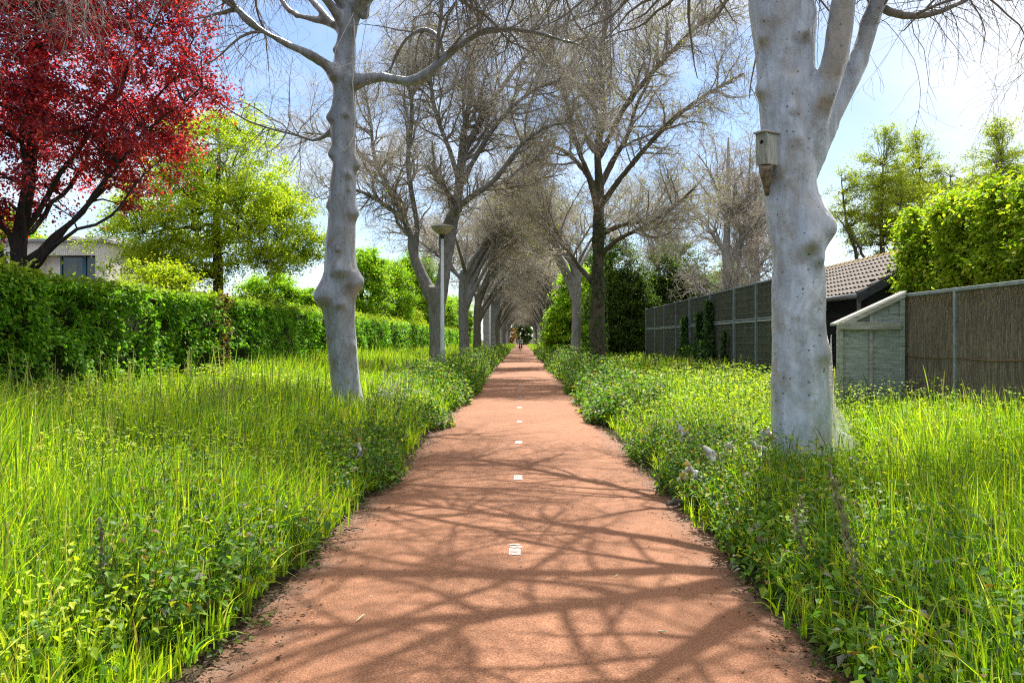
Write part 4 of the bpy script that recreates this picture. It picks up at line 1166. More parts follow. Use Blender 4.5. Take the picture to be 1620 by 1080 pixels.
def gridf(a, c): 
    i = np.arange(a * c).reshape(a, c); return np.stack([i[:-1, :-1], i[:-1, 1:], i[1:, 1:], i[1:, :-1]], -1).reshape(-1, 4)
mb = MB(); mb.add(g, gridf(240, 8)); mb.add(g2, gridf(240, 4))
M['hedgecore'] = simple('inner_twigs', (.02, .032, .012), (.045, .06, .02), 14, .95, .1, .8, .05)
mb.build('inner_branches', M['hedgecore'], hedge, smooth=True)

# ------------------------------------------------------------------ white house behind the hedge
def mat_brick(name, ca, cb, mort, sx=1.0, bw=.21, rh_=.065):
    m, nt, out = new_mat(name)
    tc_ = N(nt, 'ShaderNodeTexCoord').outputs['Object']
    sep = N(nt, 'ShaderNodeSeparateXYZ'); nt.links.new(tc_, sep.inputs[0])
    ad = N(nt, 'ShaderNodeMath', operation='ADD'); nt.links.new(sep.outputs[0], ad.inputs[0]); nt.links.new(sep.outputs[1], ad.inputs[1])
    cmb = N(nt, 'ShaderNodeCombineXYZ'); nt.links.new(ad.outputs[0], cmb.inputs[0]); nt.links.new(sep.outputs[2], cmb.inputs[1])
    b = N(nt, 'ShaderNodeTexBrick'); nt.links.new(cmb.outputs[0], b.inputs['Vector'])
    b.inputs['Scale'].default_value = 1; b.inputs['Brick Width'].default_value = bw; b.inputs['Row Height'].default_value = rh_
    b.inputs['Mortar Size'].default_value = .007; b.inputs['Color1'].default_value = (*ca, 1); b.inputs['Color2'].default_value = (*cb, 1); b.inputs['Mortar'].default_value = (*mort, 1)
    n = noise(nt, tc_, 1.3, 5, .6)
    c = mixc(nt, .6, b.outputs['Color'], ramp(nt, n, [(.3, (.75, .73, .70)), (.7, (1.05, 1.05, 1.05))]), 'MULTIPLY')
    principled(nt, out, c, .8, b.outputs['Fac'], .3, -.004, .2)
    return m


M['whitebrick'] = mat_brick('whitewashed_brick', (.82, .79, .71), (.75, .71, .63), (.58, .55, .50))
M['fascia'] = simple('grey_roof_edge', (.24, .25, .26), (.36, .37, .38), 6, .5)
M['bluepaint'] = simple('blue_paint', (.012, .09, .16), (.02, .13, .22), 10, .35, .4)


def mat_glass():
    m, nt, out = new_mat('dark_window_glass')
    n = noise(nt, objco(nt, (9, 1, .6)), 1.5, 3, .6)
    principled(nt, out, ramp(nt, n, [(.35, (.02, .025, .02)), (.62, (.10, .09, .06))]), .06, spec=.6)
    return m


M['glass'] = mat_glass()
HY = 30.0
hp = lambda px, py: (lambda q: (q[0], q[2]))(at(px, py, HY))
hx0 = -18.9; hx1 = -15.2
wx0, wt = hp(88, 400); wx1 = hp(150, 400)[0]; rx0 = hp(65, 398)[0]
zt = hp(0, 379)[1]
house = thing('white_house', 'flat-roofed white brick house with blue window behind hedge and red tree', 'house', (hx0, HY, 0))
L_ = lambda x: x - hx0
mb = MB()
mb.box(0, L_(rx0), 0, .3, 0, zt - .10); mb.box(L_(wx1) + .02, L_(hx1), 0, .3, 0, zt - .10)
mb.box(L_(rx0), L_(wx1) + .02, 0, .3, wt + .12, zt - .10); mb.box(L_(rx0), L_(wx1) + .02, 0, .3, 0, 1.2)
mb.box(L_(rx0), L_(wx0), .3, .55, 1.2, wt + .12); mb.box(0, .3, .3, 7, 0, zt - .10); mb.box(L_(hx1) - .3, L_(hx1), .3, 7, 0, zt - .1)
mb.build('wall', M['whitebrick'], house)
mb = MB()
for k in range(int((wx1 - rx0 + .6) / .075)):
    x = L_(rx0) - .3 + k * .075; mb.box(x, x + .064, -.006, .2, wt - .09, wt + .115)
mb.build('soldier_course', M['whitebrick'], house)
mb = MB(); mb.box(-.12, L_(hx1) + .12, -.12, 7.1, zt - .098, zt + .02); roof = mb.build('roof', M['fascia'], house, bevel=.01)
mb = MB()
for x in (.8, 2.1): mb.box(x, x + 1.1, 1.6, 3.2, zt + .021, zt + .35)
mb.build('roof_light', simple('pale_upstand', (.45, .44, .42), (.6, .6, .58), 8, .5), roof, bevel=.03)
wn = MB()
wn.box(L_(wx0), L_(wx1), .31, .40, wt - .02, wt + .06); wn.box(L_(wx0), L_(wx0) + .06, .31, .40, 1.2, wt - .02)
wn.box(L_(wx1) - .09, L_(wx1), .28, .40, 1.2, wt - .02)
mx = L_(hp(126, 400)[0]); wn.box(mx - .07, mx + .07, .31, .40, 1.2, wt - .02)
wf = wn.build('window', M['bluepaint'], house, bevel=.006)
mb = MB(); mb.box(L_(wx0) + .06, mx - .07, .36, .375, 1.2, wt - .02); mb.box(mx + .07, L_(wx1) - .09, .36, .375, 1.2, wt - .02)
mb.build('pane', M['glass'], wf)

# further house showing between the yellow tree and the webbed trunk
def mat_tiles(name, ca, cb, sc=(3.2, 3.2, 3.2)):
    m, nt, out = new_mat(name)
    n = noise(nt, objco(nt), 4, 6, .65)
    n2 = noise(nt, objco(nt), 30, 3, .6)
    c = ramp(nt, n, [(.3, ca), (.7, cb)])
    principled(nt, out, c, .75, n2, .3, .01, .25)
    return m


M['rooftile'] = mat_tiles('greyish_brown_tile', (.070, .054, .042), (.145, .115, .092))
M['ridgetile'] = mat_tiles('mossy_ridge_tile', (.20, .14, .05), (.36, .26, .10))
fh = thing('far_house', 'far brick house with grey roof seen low between yellow-green tree and webbed tree', 'house', (-15.6, 56, 0))
mb = MB(); mb.box(-1.5, 3.4, 0, 6, 0, 3.4); mb.build('wall', mat_brick('brown_brick', (.28, .20, .16), (.36, .27, .22), (.4, .38, .35)), fh)
mb = MB(); mb.prism([(-1.8, 3.3), (3.7, 3.3), (3.3, 3.42), (.95, 4.5), (-1.4, 3.42)], 'y', -.2, 6.2); mb.build('roof', M['rooftile'], fh)
mb = MB(); mb.box(1.7, 2.9, -.03, .05, 2.6, 3.6); f_ = mb.build('window', simple('white_frame', (.6, .6, .6), (.7, .7, .7), 8, .4), fh)
mb = MB(); mb.box(1.8, 2.8, -.04, -.031, 2.7, 3.5); mb.build('pane', M['glass'], f_)

# ------------------------------------------------------------------ black barn
M['blackboard'] = simple('black_tarred_board', (.008, .009, .013), (.028, .030, .038), 10, .6, .3, .4, .01, (1, 1, 8))
M['bargeboard'] = simple('dark_grey_board', (.03, .033, .042), (.06, .065, .078), 8, .5)
M['gutter'] = simple('grey_plastic', (.16, .16, .16), (.26, .26, .26), 8, .45)
BX0, BX1, BRX, BY0, BY1, EZ, RZ = 7.5, 11.0, 9.25, 17.9, 27.5, 2.60, 3.60
barn = thing('black_barn', 'black boarded barn with brown tiled roof behind the wooden lean-to', 'barn', (BX0, BY0, 0))
mb = MB(); W_ = BX1 - BX0; ln = BY1 - BY0; rx = BRX - BX0; ez = EZ; rz = RZ - .02
for k in range(13):       # overlapping boards, gable towards the camera and long side towards the path
    z0 = k * .2; z1 = min(z0 + .215, ez)
    mb.prism([(0, z0), (-.022, z0), (-.004, z1), (0, z1)], 'y', .03, ln)
    mb.prism([(0, z0), (-.022, z0), (-.004, z1), (0, z1)], 'x', 0.0, W_)
mb.prism([(0.001, 0), (W_, 0), (W_, ez), (rx, rz), (0.001, ez)], 'y', .001, ln)
for k in range(5):
    z0 = ez + k * .2; z1 = z0 + .215
    h0 = (z0 - ez) / (rz - ez); 
    if h0 < .9: mb.prism([(0, z0), (-.022, z0), (-.004, min(z1, rz)), (0, min(z1, rz))], 'x', rx * h0 + .1, W_ - (W_ - rx) * h0 - .1)
mb.build('board_wall', M['blackboard'], barn)
sl_ = math.atan2(RZ - EZ, rx); slen = math.hypot(rx, RZ - EZ) + .28
mb = MB()
ntile_u, ncourse = 44, 8
for side in (0, 1):
    nu = 6 * ntile_u
    V = []
    for c in range(ncourse):
        for e in (0, 1):
            s_ = (c + e) / ncourse * slen * .999 - .28
            lift = .05 + (.035 if e == 0 else 0.0)
            for i in range(nu + 1):
                y = -.22 + (ln + .44) * i / nu
                ph = (i % 6) / 6
                hgt = lift + .022 * math.sin(ph * 2 * PI) + (.006 if ph > .8 else 0)
                xx = s_ * math.cos(sl_) - hgt * math.sin(sl_); zz = EZ + s_ * math.sin(sl_) + hgt * math.cos(sl_)
                if side: xx = 2 * rx - xx
                V.append((xx, y, zz))
    V = np.array(V); ii = np.arange(len(V)).reshape(ncourse * 2, nu + 1)
    Q = np.stack([ii[:-1, :-1], ii[:-1, 1:], ii[1:, 1:], ii[1:, :-1]], -1).reshape(-1, 4)
    mb.add(V, Q)
roof = mb.build('roof', M['rooftile'], barn)
mb = MB()
for k in range(32):
    y = -.24 + k * (ln + .48) / 32
    a = np.linspace(-.3, PI + .3, 9)
    v = []
    for t, rr2 in ((0, .115), (1, .095)):
        for q in a: v.append((rx + rr2 * math.cos(q), y + t * .34, RZ + .0 + rr2 * math.sin(q)))
    mb.add(v, [(i, i + 1, 9 + i + 1, 9 + i) for i in range(8)])
mb.build('ridge_tiles', M['ridgetile'], roof, smooth=True)
mb = MB()
for s in (0, 1):
    x0 = -.26; z0 = EZ - .26 * math.tan(sl_) - .05
    pts = [(x0, z0 - .1), (rx, RZ - .06 - .1), (rx, RZ + .05), (x0, z0 + .11)]
    if s: pts = [(2 * rx - x, z) for x, z in pts]
    mb.prism(pts, 'y', -.27, -.225)
mb.build('barge_board', M['bargeboard'], barn)
mb = MB(); mb.tube([(-.30, -.2, EZ - .16), (-.30, ln, EZ - .14)], .06, 10); mb.build('gutter', M['gutter'], barn, smooth=True)
mb = MB(); mb.lathe([(.045, -.42), (.05, -.18), (.085, -.12), (.09, 0)], (-.19, -.1, EZ - .05), 12); mb.tube([(-.19, -.1, EZ - .45), (-.19, -.1, .1)], .045, 10); mb.build('downpipe', M['gutter'], barn, smooth=True)

# ------------------------------------------------------------------ wooden lean-to
M['oldwood'] = simple('algae_green_board', (.19, .23, .18), (.50, .53, .47), 4, .85, .15, .5, .01, (1.2, 1.2, 9))
M['oldwood2'] = simple('pale_weathered_wood', (.24, .235, .18), (.46, .45, .38), 5, .85, .15, .5, .01, (1, 1, 5))
lx0, _, lz0 = at(1327, 515, 13.0); lx1, _, lz1 = at(1426, 467, 13.0)
lean = thing('lean_to', 'greenish wooden lean-to with sloping top beside the reed fence', 'lean-to', (lx0, 13.0, 0))
wL = lx1 - lx0; sz = lambda x: lz0 + (lz1 - lz0) * x / wL
mb = MB()
nb_ = 13
for k in range(nb_):
    z0 = k * .172; z1 = z0 + .168
    # horizontal boards cut to the slope
    xa = max(0, (z1 + .05 - lz0) / (lz1 - lz0) * wL); 
    if xa < wL - .05: mb.box(max(xa, .02), wL - .02, .004 * (k % 2), .024 + .004 * (k % 2), z0, z1)
mb.prism([(.02, .05), (wL - .02, .05), (wL - .02, lz1 - .06), (.02, lz0 - .06)], 'y', .03, .045)
mb.box(.02, .045, .05, .16, 0, lz0 - .06)
mb.build('boarding', M['oldwood'], lean)
for x in (.03, wL * .50):
    mb = MB(); mb.box(x - .025, x + .025, -.05, -.004, 0, sz(x) - .05); mb.build('upright', M['oldwood2'], lean, bevel=.006)
mb = MB(); mb.box(wL - .04, wL + .035, -.06, .06, 0, lz1 - .01); mb.build('corner_post', M['oldwood'], lean, bevel=.008)
mb = MB(); rz_ = at(0, 515, 13)[2]; mb.box(-.02, wL - .045, -.10, -.052, rz_ - .065, rz_ + .055); mb.build('cross_rail', M['oldwood2'], lean, bevel=.008)
mb = MB(); mb.prism([(-.06, lz0 - .08), (wL + .03, lz1 - .04), (wL + .03, lz1 + .045), (-.06, lz0 + .02)], 'y', -.09, -.055); mb.build('sloping_fascia', M['oldwood2'], lean, bevel=.006)
mb = MB(); mb.prism([(-.08, lz0 + .0), (wL + .06, lz1 + .046), (wL + .06, lz1 + .07), (-.08, lz0 + .035)], 'y', -.054, .16); mb.build('roof', M['oldwood2'], lean)
# dark tyre-like hoop of an old barrel behind the trunk
mb = MB(); a_ = np.linspace(0, 2 * PI, 33); mb.tube([(math.cos(t) * .42, 0, .62 + math.sin(t) * .42) for t in a_], .055, 8, cap=False)
mb.lathe([(.40, -.06), (.40, .06)], (0, 0, 0), 28) if False else None
ho = mb.build('hoop', simple('grey_rubber', (.03, .03, .032), (.10, .10, .10), 8, .7), None, smooth=True, loc=(4.72, 13.3, .15), rotz=.5)
tag(ho, 'dark round hoop leaning at the lean-to, half hidden by the thick webbed trunk', 'hoop')

# ------------------------------------------------------------------ reed fence
def mat_reed():
    m, nt, out = new_mat('dark_reed')
    v = objco(nt)
    s = noise(nt, objco(nt, (1, 55, 1.1)), 1.0, 4, .7)
    t = noise(nt, objco(nt, (1, 26, 8)), 1.0, 5, .7, 1.2)
    c = ramp(nt, s, [(.25, (.12, .096, .072)), (.5, (.26, .212, .164)), (.75, (.42, .345, .27))])
    c = mixc(nt, .75, c, ramp(nt, t, [(.3, (.45, .42, .38)), (.7, (1.2, 1.2, 1.15))]), 'MULTIPLY')
    principled(nt, out, c, .9, s, .9, .02, .1)
    return m


M['reed'] = mat_reed()
M['steel'] = simple('galvanised_steel', (.22, .25, .26), (.36, .39, .40), 7, .45, .5, .1, .003, metal=.3)
M['rust'] = simple('rusty_wire', (.14, .08, .04), (.24, .15, .08), 9, .8)
FX, FT = 6.12, 2.21
rf = thing('reed_fence', 'brown reed screen fence between grey steel posts at the right edge', 'fence', (FX, 13.15, 0))
rr3 = np.random.default_rng(181)
posts = [0, -1.61, -3.25, -4.9, -6.5, -8.2]
for a, b in zip(posts[:-1], posts[1:]):
    mb = MB(); n = 90
    ysr = np.linspace(a - .03, b + .03, n * 4 + 1)
    ph = np.arange(n * 4 + 1)
    prof = -.012 * np.abs(np.sin(ph * PI / 4)) + rr3.normal(0, .003, len(ph))
    zz = np.linspace(0, FT - .03, 26)
    V = np.array([(prof[i] + .006 * math.sin(z * 9 + i * .7) + rr3.normal(0, .002), ysr[i], z + (rr3.normal(0, .012) if k == 25 else 0)) for i in range(len(ysr)) for k, z in enumerate(zz)])
    mb.add(V, gridf(len(ysr), 26)); mb.build('reed_panel', M['reed'], rf)
for a in posts:
    mb = MB(); mb.box(-.05, .03, a - .028, a + .028, 0, FT + .02); mb.build('post', M['steel'], rf, bevel=.004)
mb = MB(); mb.box(-.045, .02, posts[-1], posts[0] + .03, FT - .035, FT + .015); mb.build('top_rail', M['steel'], rf, bevel=.004)
mb = MB()
for a, b in zip(posts[:-1], posts[1:]):
    mb.tube([(-.022, a, 1.25), (-.024, (a + b) / 2, 1.225), (-.022, b, 1.25)], .011, 6)
mb.build('wire', M['rust'], rf)
# frayed pale reed ends under the rail
n = 420; ra = rr3.uniform(posts[2], posts[0], n)
p = np.stack([np.full(n, -.022), ra, FT - .05 - rr3.exponential(.07, n)], 1)
V, Fc, k = leaves(p, np.stack([rr3.normal(0, .1, n) - .1, rr3.normal(0, .3, n), -np.ones(n)], 1), np.tile([-1., .1, 0], (n, 1)), rr3.uniform(.02, .05, n), .45)
link('frayed_ends', mesh_np('frayed_ends', V, Fc, np.repeat(jitter_cols(rr3, n, [(.50, .38, .20), (.36, .27, .15)]), k, 0)), M['dryleaf'], rf)['kind'] = 'stuff'

# ------------------------------------------------------------------ tall mesh fence
M['felt'] = simple('dark_olive_board', (.042, .048, .034), (.095, .095, .066), 2.5, .85, .2, .3, .01, (1, 1, .5))
M['wire'] = simple('olive_wire', (.09, .095, .075), (.16, .16, .13), 12, .5)
M['bluesteel'] = simple('blue_grey_steel', (.11, .135, .15), (.19, .22, .235), 6, .5, .4, .1, .003)
M['palerail'] = simple('pale_grey_rail', (.24, .27, .27), (.36, .39, .39), 6, .5)
mf = thing('mesh_fence', 'tall dark mesh-covered fence with blue-grey steel posts right of the path', 'fence', (6.1, 17.3, 0))
pd = [0, 1.95, 3.9, 6.1, 9.1, 12.3, 14.9, 17.5, 20.0, 22.7]
MT = 2.97
for a, b in zip(pd[:-1], pd[1:]):
    mb = MB(); mb.box(.0, .03, a + .045, b - .045, 0, MT - .04); mb.build('board_panel', M['felt'], mf)
    mb = MB()
    for k in range(int((b - a - .1) / .11)):
        y = a + .09 + k * .11; mb.box(-.022, -.014, y, y + .009, 0, MT - .05)
    for z in np.arange(.2, MT - .05, .2):
        mb.box(-.030, -.0225, a + .05, b - .05, z, z + .009)
    mb.build('wire_grid', M['wire'], mf)
    mb = MB(); mb.box(-.045, -.031, a + .047, b - .047, 1.96, 2.0); mb.box(-.045, -.031, a + .047, b - .047, 2.03, 2.055); mb.build('mid_rail', M['palerail'], mf)
for a in pd:
    mb = MB(); mb.box(-.075, .06, a - .045, a + .045, 0, MT + .02); mb.build('post', M['bluesteel'], mf, bevel=.006)
mb = MB(); mb.box(-.03, .045, pd[0], pd[-1], MT - .038, MT); mb.build('top_rail', M['bluesteel'], mf)
# ivy climbing it
def ivy(name, label, spires, base_h, y0, y1, n, seed):
    r = np.random.default_rng(seed)
    P_ = []
    for yc, top, wd in spires:
        m = int(n * (top * wd))
        z = r.uniform(0, 1, m) ** .9 * top
        y = yc + r.normal(0, 1, m) * wd * (1.05 - z / top) ** .6 * .6
        P_.append(np.stack([-.10 - np.abs(r.normal(0, .07, m)), y, z], 1))
    if base_h:
        m = int(n * (y1 - y0) * base_h * .7)
        y = r.uniform(y0, y1, m); z = r.uniform(0, 1, m) * base_h * (.75 + .5 * fnoise(np.stack([y, y * 0, y * 0], 1), 1.3, 2))
        P_.append(np.stack([-.10 - np.abs(r.normal(0, .12, m)), y, z], 1))
    p = np.concatenate(P_); m = len(p)
    d = r.standard_normal((m, 3)) * .6; d[:, 2] -= .8
    up = r.standard_normal((m, 3)) * .4 + np.array([-.9, -.25, .35])
    V, Fc, k = leaves(p, d, up, r.uniform(.07, .13, m), .8)
    c = jitter_cols(r, m, [(.035, .075, .02), (.05, .11, .022), (.025, .05, .02), (.10, .18, .03)], [.4, .3, .2, .1])
    t = thing(name, label, 'ivy', (6.1, 17.3, 0))
    link('ivy_leaves', mesh_np('ivy_leaves', V, Fc, np.repeat(c, k, 0)), M['leaf'], t)
    mb = MB()
    for yc, top, wd in spires:
        mb.tube([(-.07, yc + .1 * math.sin(z * 3), z) for z in np.linspace(0, top, 8)], np.linspace(.02, .006, 8), 5)
    mb.build('stem', M['bark_brown'], t)
iy = lambda px: 6.1 * F / (px - 825) - 17.3
ivy('ivy', 'large dark ivy with three pointed tops climbing the mesh fence', [(iy(1129), 2.75, .45), (iy(1113), 2.45, .4), (iy(1090), 2.35, .55)], 1.25, iy(1136), iy(1083), 1900, 191)
ivy('ivy', 'thin single ivy strand on the mesh fence, nearer than the large ivy', [(iy(1154), 1.75, .16)], 0, 0, 0, 1300, 193)

# pale greenhouse roof over the fence
gh = thing('greenhouse', 'pale glasshouse roof just showing above the mesh fence', 'greenhouse', (15.2, 58, 0))
M['paleglass'] = simple('pale_glass', (.45, .50, .53), (.60, .64, .66), 3, .2, .5)
mb = MB(); mb.box(0, 7, 0, .1, 0, 4.2); mb.build('glass_wall', M['paleglass'], gh)
mb = MB(); mb.prism([(-.2, 4.21), (7.2, 4.21), (3.5, 5.6)], 'y', -.1, 6); mb.build('glass_roof', M['paleglass'], gh)
mb = MB()
for k in range(8): mb.box(k - .03, k + .03, -.05, -.005, 0, 4.2)
mb.build('glazing_bar', M['bluesteel'], gh)

# ------------------------------------------------------------------ lamps
M['pole'] = simple('grey_painted_pole', (.34, .40, .40), (.46, .52, .52), 4, .4, .4, .05, .002)
M['lampshell'] = simple('olive_cream_plastic', (.30, .29, .20), (.42, .40, .30), 5, .35, .4)
M['lampdark'] = simple('black_collar', (.02, .02, .02), (.04, .04, .04), 5, .5)
lamp = thing('street_lamp', 'grey street lamp with saucer-shaped head left of the path, nearer one', 'street lamp', (-2.6, 27, 0), 0, 'saucer lamps along the path')
ZT = 5.27
mb = MB(); mb.lathe([(.085, -.1), (.085, 1.15), (.08, 1.22), (.066, 1.26), (.048, ZT - .42)], s=16); mb.build('pole', M['pole'], lamp, smooth=True)
mb = MB(); mb.box(-.045, .045, -.092, -.08, .5, .95); mb.build('service_door', M['pole'], lamp, bevel=.004)
mb = MB(); mb.lathe([(.06, ZT - .46), (.066, ZT - .40), (.10, ZT - .355), (.09, ZT - .33)], s=18); mb.build('collar', M['lampdark'], lamp, smooth=True)
mb = MB(); mb.lathe([(.10, ZT - .33), (.20, ZT - .27), (.30, ZT - .18), (.352, ZT - .105), (.36, ZT - .09)], s=36); mb.build('diffuser_bowl', M['lampshell'], lamp, smooth=True)
mb = MB(); mb.lathe([(.372, ZT - .10), (.376, ZT - .075), (.34, ZT - .035), (.22, ZT - .008), (.01, ZT)], s=36); mb.build('lid', simple('grey_lid', (.16, .16, .13), (.25, .25, .2), 5, .4), lamp, smooth=True)
dup(lamp, (-2.6, 68, 0), .5, 'grey street lamp with saucer-shaped head, farther one past several bare trunks')

# ------------------------------------------------------------------ cyclist
CYX, CYY = -.12, 104.0
bike = thing('bicycle', 'dark bicycle with side bag ridden along the red path', 'bicycle', (CYX, CYY, 0))
M['bikeblack'] = simple('black_paint', (.012, .012, .014), (.03, .03, .03), 8, .4)
M['rubber'] = simple('tyre_rubber', (.015, .015, .015), (.03, .03, .03), 8, .8)
M['chrome'] = simple('chrome', (.5, .5, .5), (.65, .65, .65), 8, .25, .5, metal=.8)
for yw in (-.53, .55):
    mb = MB(); a_ = np.linspace(0, 2 * PI, 29); mb.tube([(0, yw + .33 * math.cos(t), .345 + .33 * math.sin(t)) for t in a_], .02, 8, cap=False); wl = mb.build('wheel', M['rubber'], bike, smooth=True)
    mb = MB()
    for k in range(12):
        t = k * PI / 6; mb.tube([(0, yw, .345), (0, yw + .31 * math.cos(t), .345 + .31 * math.sin(t))], .003, 4)
    mb.tube([(-.05, yw, .345), (.05, yw, .345)], .025, 8)
    mb.build('spokes', M['chrome'], wl)
mb = MB()
for p, q in [((0, .05, .30), (0, .18, .82)), ((0, .05, .30), (0, -.38, .72)), ((0, .15, .74), (0, -.36, .84)), ((0, .18, .78), (0, .55, .345)), ((0, .05, .30), (0, .55, .345)), ((0, -.36, .86), (0, -.53, .345)), ((0, -.33, 1.0), (0, -.37, .80)),
             ((0, .18, .80), (0, .20, .93)), ((-.09, .05, .30), (.09, .05, .30))]: mb.tube([p, q], .018, 7)
mb.build('frame', M['bikeblack'], bike, smooth=True)
mb = MB(); mb.tube([(-.30, -.18, 1.06), (-.22, -.28, 1.07), (0, -.33, 1.03), (.22, -.28, 1.07), (.30, -.18, 1.06)], .014, 7); mb.build('handlebar', M['chrome'], bike, smooth=True)
mb = MB(); mb.prism([(-.09, .12), (.09, .12), (.10, .32), (.05, .36), (-.05, .36), (-.10, .32)], 'z', .93, .985); mb.build('saddle', M['bikeblack'], bike, bevel=.015)
mb = MB(); mb.box(-.055, .055, -.46, -.38, .80, .90); mb.build('headlight', simple('white_lamp', (.8, .8, .8), (.9, .9, .9), 5, .3), bike, bevel=.015)
mb = MB(); mb.box(.07, .24, .36, .72, .36, .70); mb.box(-.24, -.07, .36, .72, .36, .70); mb.build('side_bag', M['bikeblack'], bike, bevel=.03)


def skin_person(name, joints, edges, mat, parent):
    me = bpy.data.meshes.new(name); me.from_pydata([j[:3] for j in joints], edges, []); me.update()
    o = bpy.data.objects.new('temporary', me); COL.objects.link(o)
    md = o.modifiers.new('k', 'SKIN')
    for i, j in enumerate(joints):
        sv = me.skin_vertices[0].data[i]; sv.radius = (j[3], j[4] if len(j) > 4 else j[3]); sv.use_root = (i == 0)
    sb = o.modifiers.new('s', 'SUBSURF'); sb.levels = 2; sb.render_levels = 2
    dg = bpy.context.evaluated_depsgraph_get(); dg.update()
    out = bpy.data.meshes.new_from_object(o.evaluated_get(dg)); out.name = name
    out.polygons.foreach_set('use_smooth', np.full(len(out.polygons), True)); out.materials.clear()
    bpy.data.objects.remove(o)
    return link(name, out, mat, parent)


M['shirt'] = simple('grey_shirt', (.22, .23, .24), (.33, .34, .35), 14, .8)
M['trousers'] = simple('dark_trousers', (.012, .014, .02), (.03, .033, .045), 14, .85)
M['skin'] = simple('skin', (.46, .27, .19), (.54, .33, .24), 14, .5)
M['hair'] = simple('grey_hair', (.10, .09, .08), (.20, .18, .16), 30, .7)
per = thing('person', 'cyclist in grey top and dark trousers riding towards the camera', 'person', (CYX, CYY, 0))
jb = [(0, .22, 1.02, .15, .12), (0, .16, 1.22, .145, .11), (0, .09, 1.42, .17, .11), (0, .06, 1.53, .07, .065), (0, .04, 1.60, .062),
      (-.19, .08, 1.46, .065), (-.30, -.02, 1.24, .05), (-.28, -.17, 1.12, .038), (.19, .08, 1.46, .065), (.30, -.02, 1.24, .05), (.28, -.17, 1.12, .038)]
skin_person('torso', jb, [(0, 1), (1, 2), (2, 3), (3, 4), (2, 5), (5, 6), (6, 7), (2, 8), (8, 9), (9, 10)], M['shirt'], per)
jl = [(0, .22, .98, .15, .13), (-.10, .18, .95, .10), (-.12, -.16, .80, .075), (-.10, .02, .36, .05), (-.10, -.05, .30, .04), (-.10, -.15, .28, .035), (.10, .18, .95, .10), (.12, -.20, .98, .075), (.10, .02, .56, .05), (.10, -.04, .50, .04), (.10, -.14, .49, .035)]
skin_person('trousers', jl, [(0, 1), (1, 2), (2, 3), (3, 4), (4, 5), (0, 6), (6, 7), (7, 8), (8, 9), (9, 10)], M['trousers'], per)
jh = [(0, .03, 1.60, .055), (0, .0, 1.68, .075, .085), (0, .0, 1.75, .082, .095), (0, .01, 1.81, .065, .075), (0, -.10, 1.70, .018)]
hd = skin_person('head', jh, [(0, 1), (1, 2), (2, 3), (1, 4)], M['skin'], per)
jh = [(0, .05, 1.74, .085, .085), (0, .03, 1.80, .085, .09), (0, .02, 1.84, .05)]
skin_person('hair', jh, [(0, 1), (1, 2)], M['hair'], hd)
for s in (-1, 1):
    js = [(s * .28, -.16, 1.11, .036, .03), (s * .285, -.21, 1.085, .038, .022)] + [(s * .285 + (f - 1.5) * .02, -.245, 1.075 - abs(f - 1.5) * .004, .01) for f in range(4)] + [(s * .285 + (f - 1.5) * .02, -.25, 1.04, .008) for f in range(4)] + [(s * .25, -.20, 1.06, .011), (s * .245, -.22, 1.035, .009)]
    skin_person('hand', js, [(0, 1)] + [(1, 2 + f) for f in range(4)] + [(2 + f, 6 + f) for f in range(4)] + [(0, 10), (10, 11)], M['skin'], per)

# ------------------------------------------------------------------ meadow verges
def scatter(rng, side, bands, x0, x1, margin=1.6):
    """points on a verge; side -1/+1, |x| from x0 to x1; density per band"""
    out = []
    for ya, yb, dens in bands:
        n = int((yb - ya) * (x1 - x0) * dens)
        x = rng.uniform(x0, x1, n); y = rng.uniform(ya, yb, n)
        k = x < .66 * y + margin
        out.append(np.stack([side * x[k], y[k], np.zeros(k.sum())], 1))
    return np.concatenate(out)


def strips(root, d0, h, bend, w, K=5, prof=None, rng=None, face=None):
    """bending blades: d0 horizontal lean direction (n,2), bend amount"""
    n = len(root); t = np.linspace(0, 1, K)
    th = (bend[:, None] * t[None] ** 1.3)                      # angle from vertical
    st = h[:, None] / (K - 1)
    hx = np.cumsum(np.sin(th) * st, 1) - np.sin(th[:, :1]) * st; hz = np.cumsum(np.cos(th) * st, 1) - np.cos(th[:, :1]) * st
    P = np.zeros((n, K, 3))
    P[:, :, 0] = root[:, None, 0] + d0[:, None, 0] * hx; P[:, :, 1] = root[:, None, 1] + d0[:, None, 1] * hx; P[:, :, 2] = root[:, None, 2] + hz
    if face is None: face = rng.uniform(0, 2 * PI, n)
    s = np.stack([np.cos(face), np.sin(face), np.zeros(n)], 1)
    if prof is None: prof = np.array([.75, 1, .9, .6, .05])
    o = s[:, None] * (w[:, None] * prof[None])[..., None] * .5
    V = np.stack([P - o, P + o], 2).reshape(n, K * 2, 3)
    k = np.arange(K - 1) * 2
    q = np.stack([k, k + 1, k + 3, k + 2], 1)
    Fq = (np.arange(n) * K * 2)[:, None, None] + q[None]
    return V.reshape(-1, 3), Fq.reshape(-1, 4), K * 2, P


class Acc:
    def __init__(s): s.V = []; s.F3 = []; s.F4 = []; s.C = []; s.b = 0
    def add(s, V, Fc, c):
        (s.F3 if Fc.shape[1] == 3 else s.F4).append(Fc + s.b); s.V.append(V); s.C.append(c); s.b += len(V)
    def mesh(s, name):
        fs = []
        if s.F3: fs.append(np.concatenate(s.F3))
        if s.F4: fs.append(np.concatenate(s.F4))
        return mesh_np(name, np.concatenate(s.V), fs, np.concatenate(s.C))


def clear_of(p, spots):
    k = np.ones(len(p), bool)
    for x, y, r in spots: k &= (p[:, 0] - x) ** 2 + (p[:, 1] - y) ** 2 > r * r
    return k


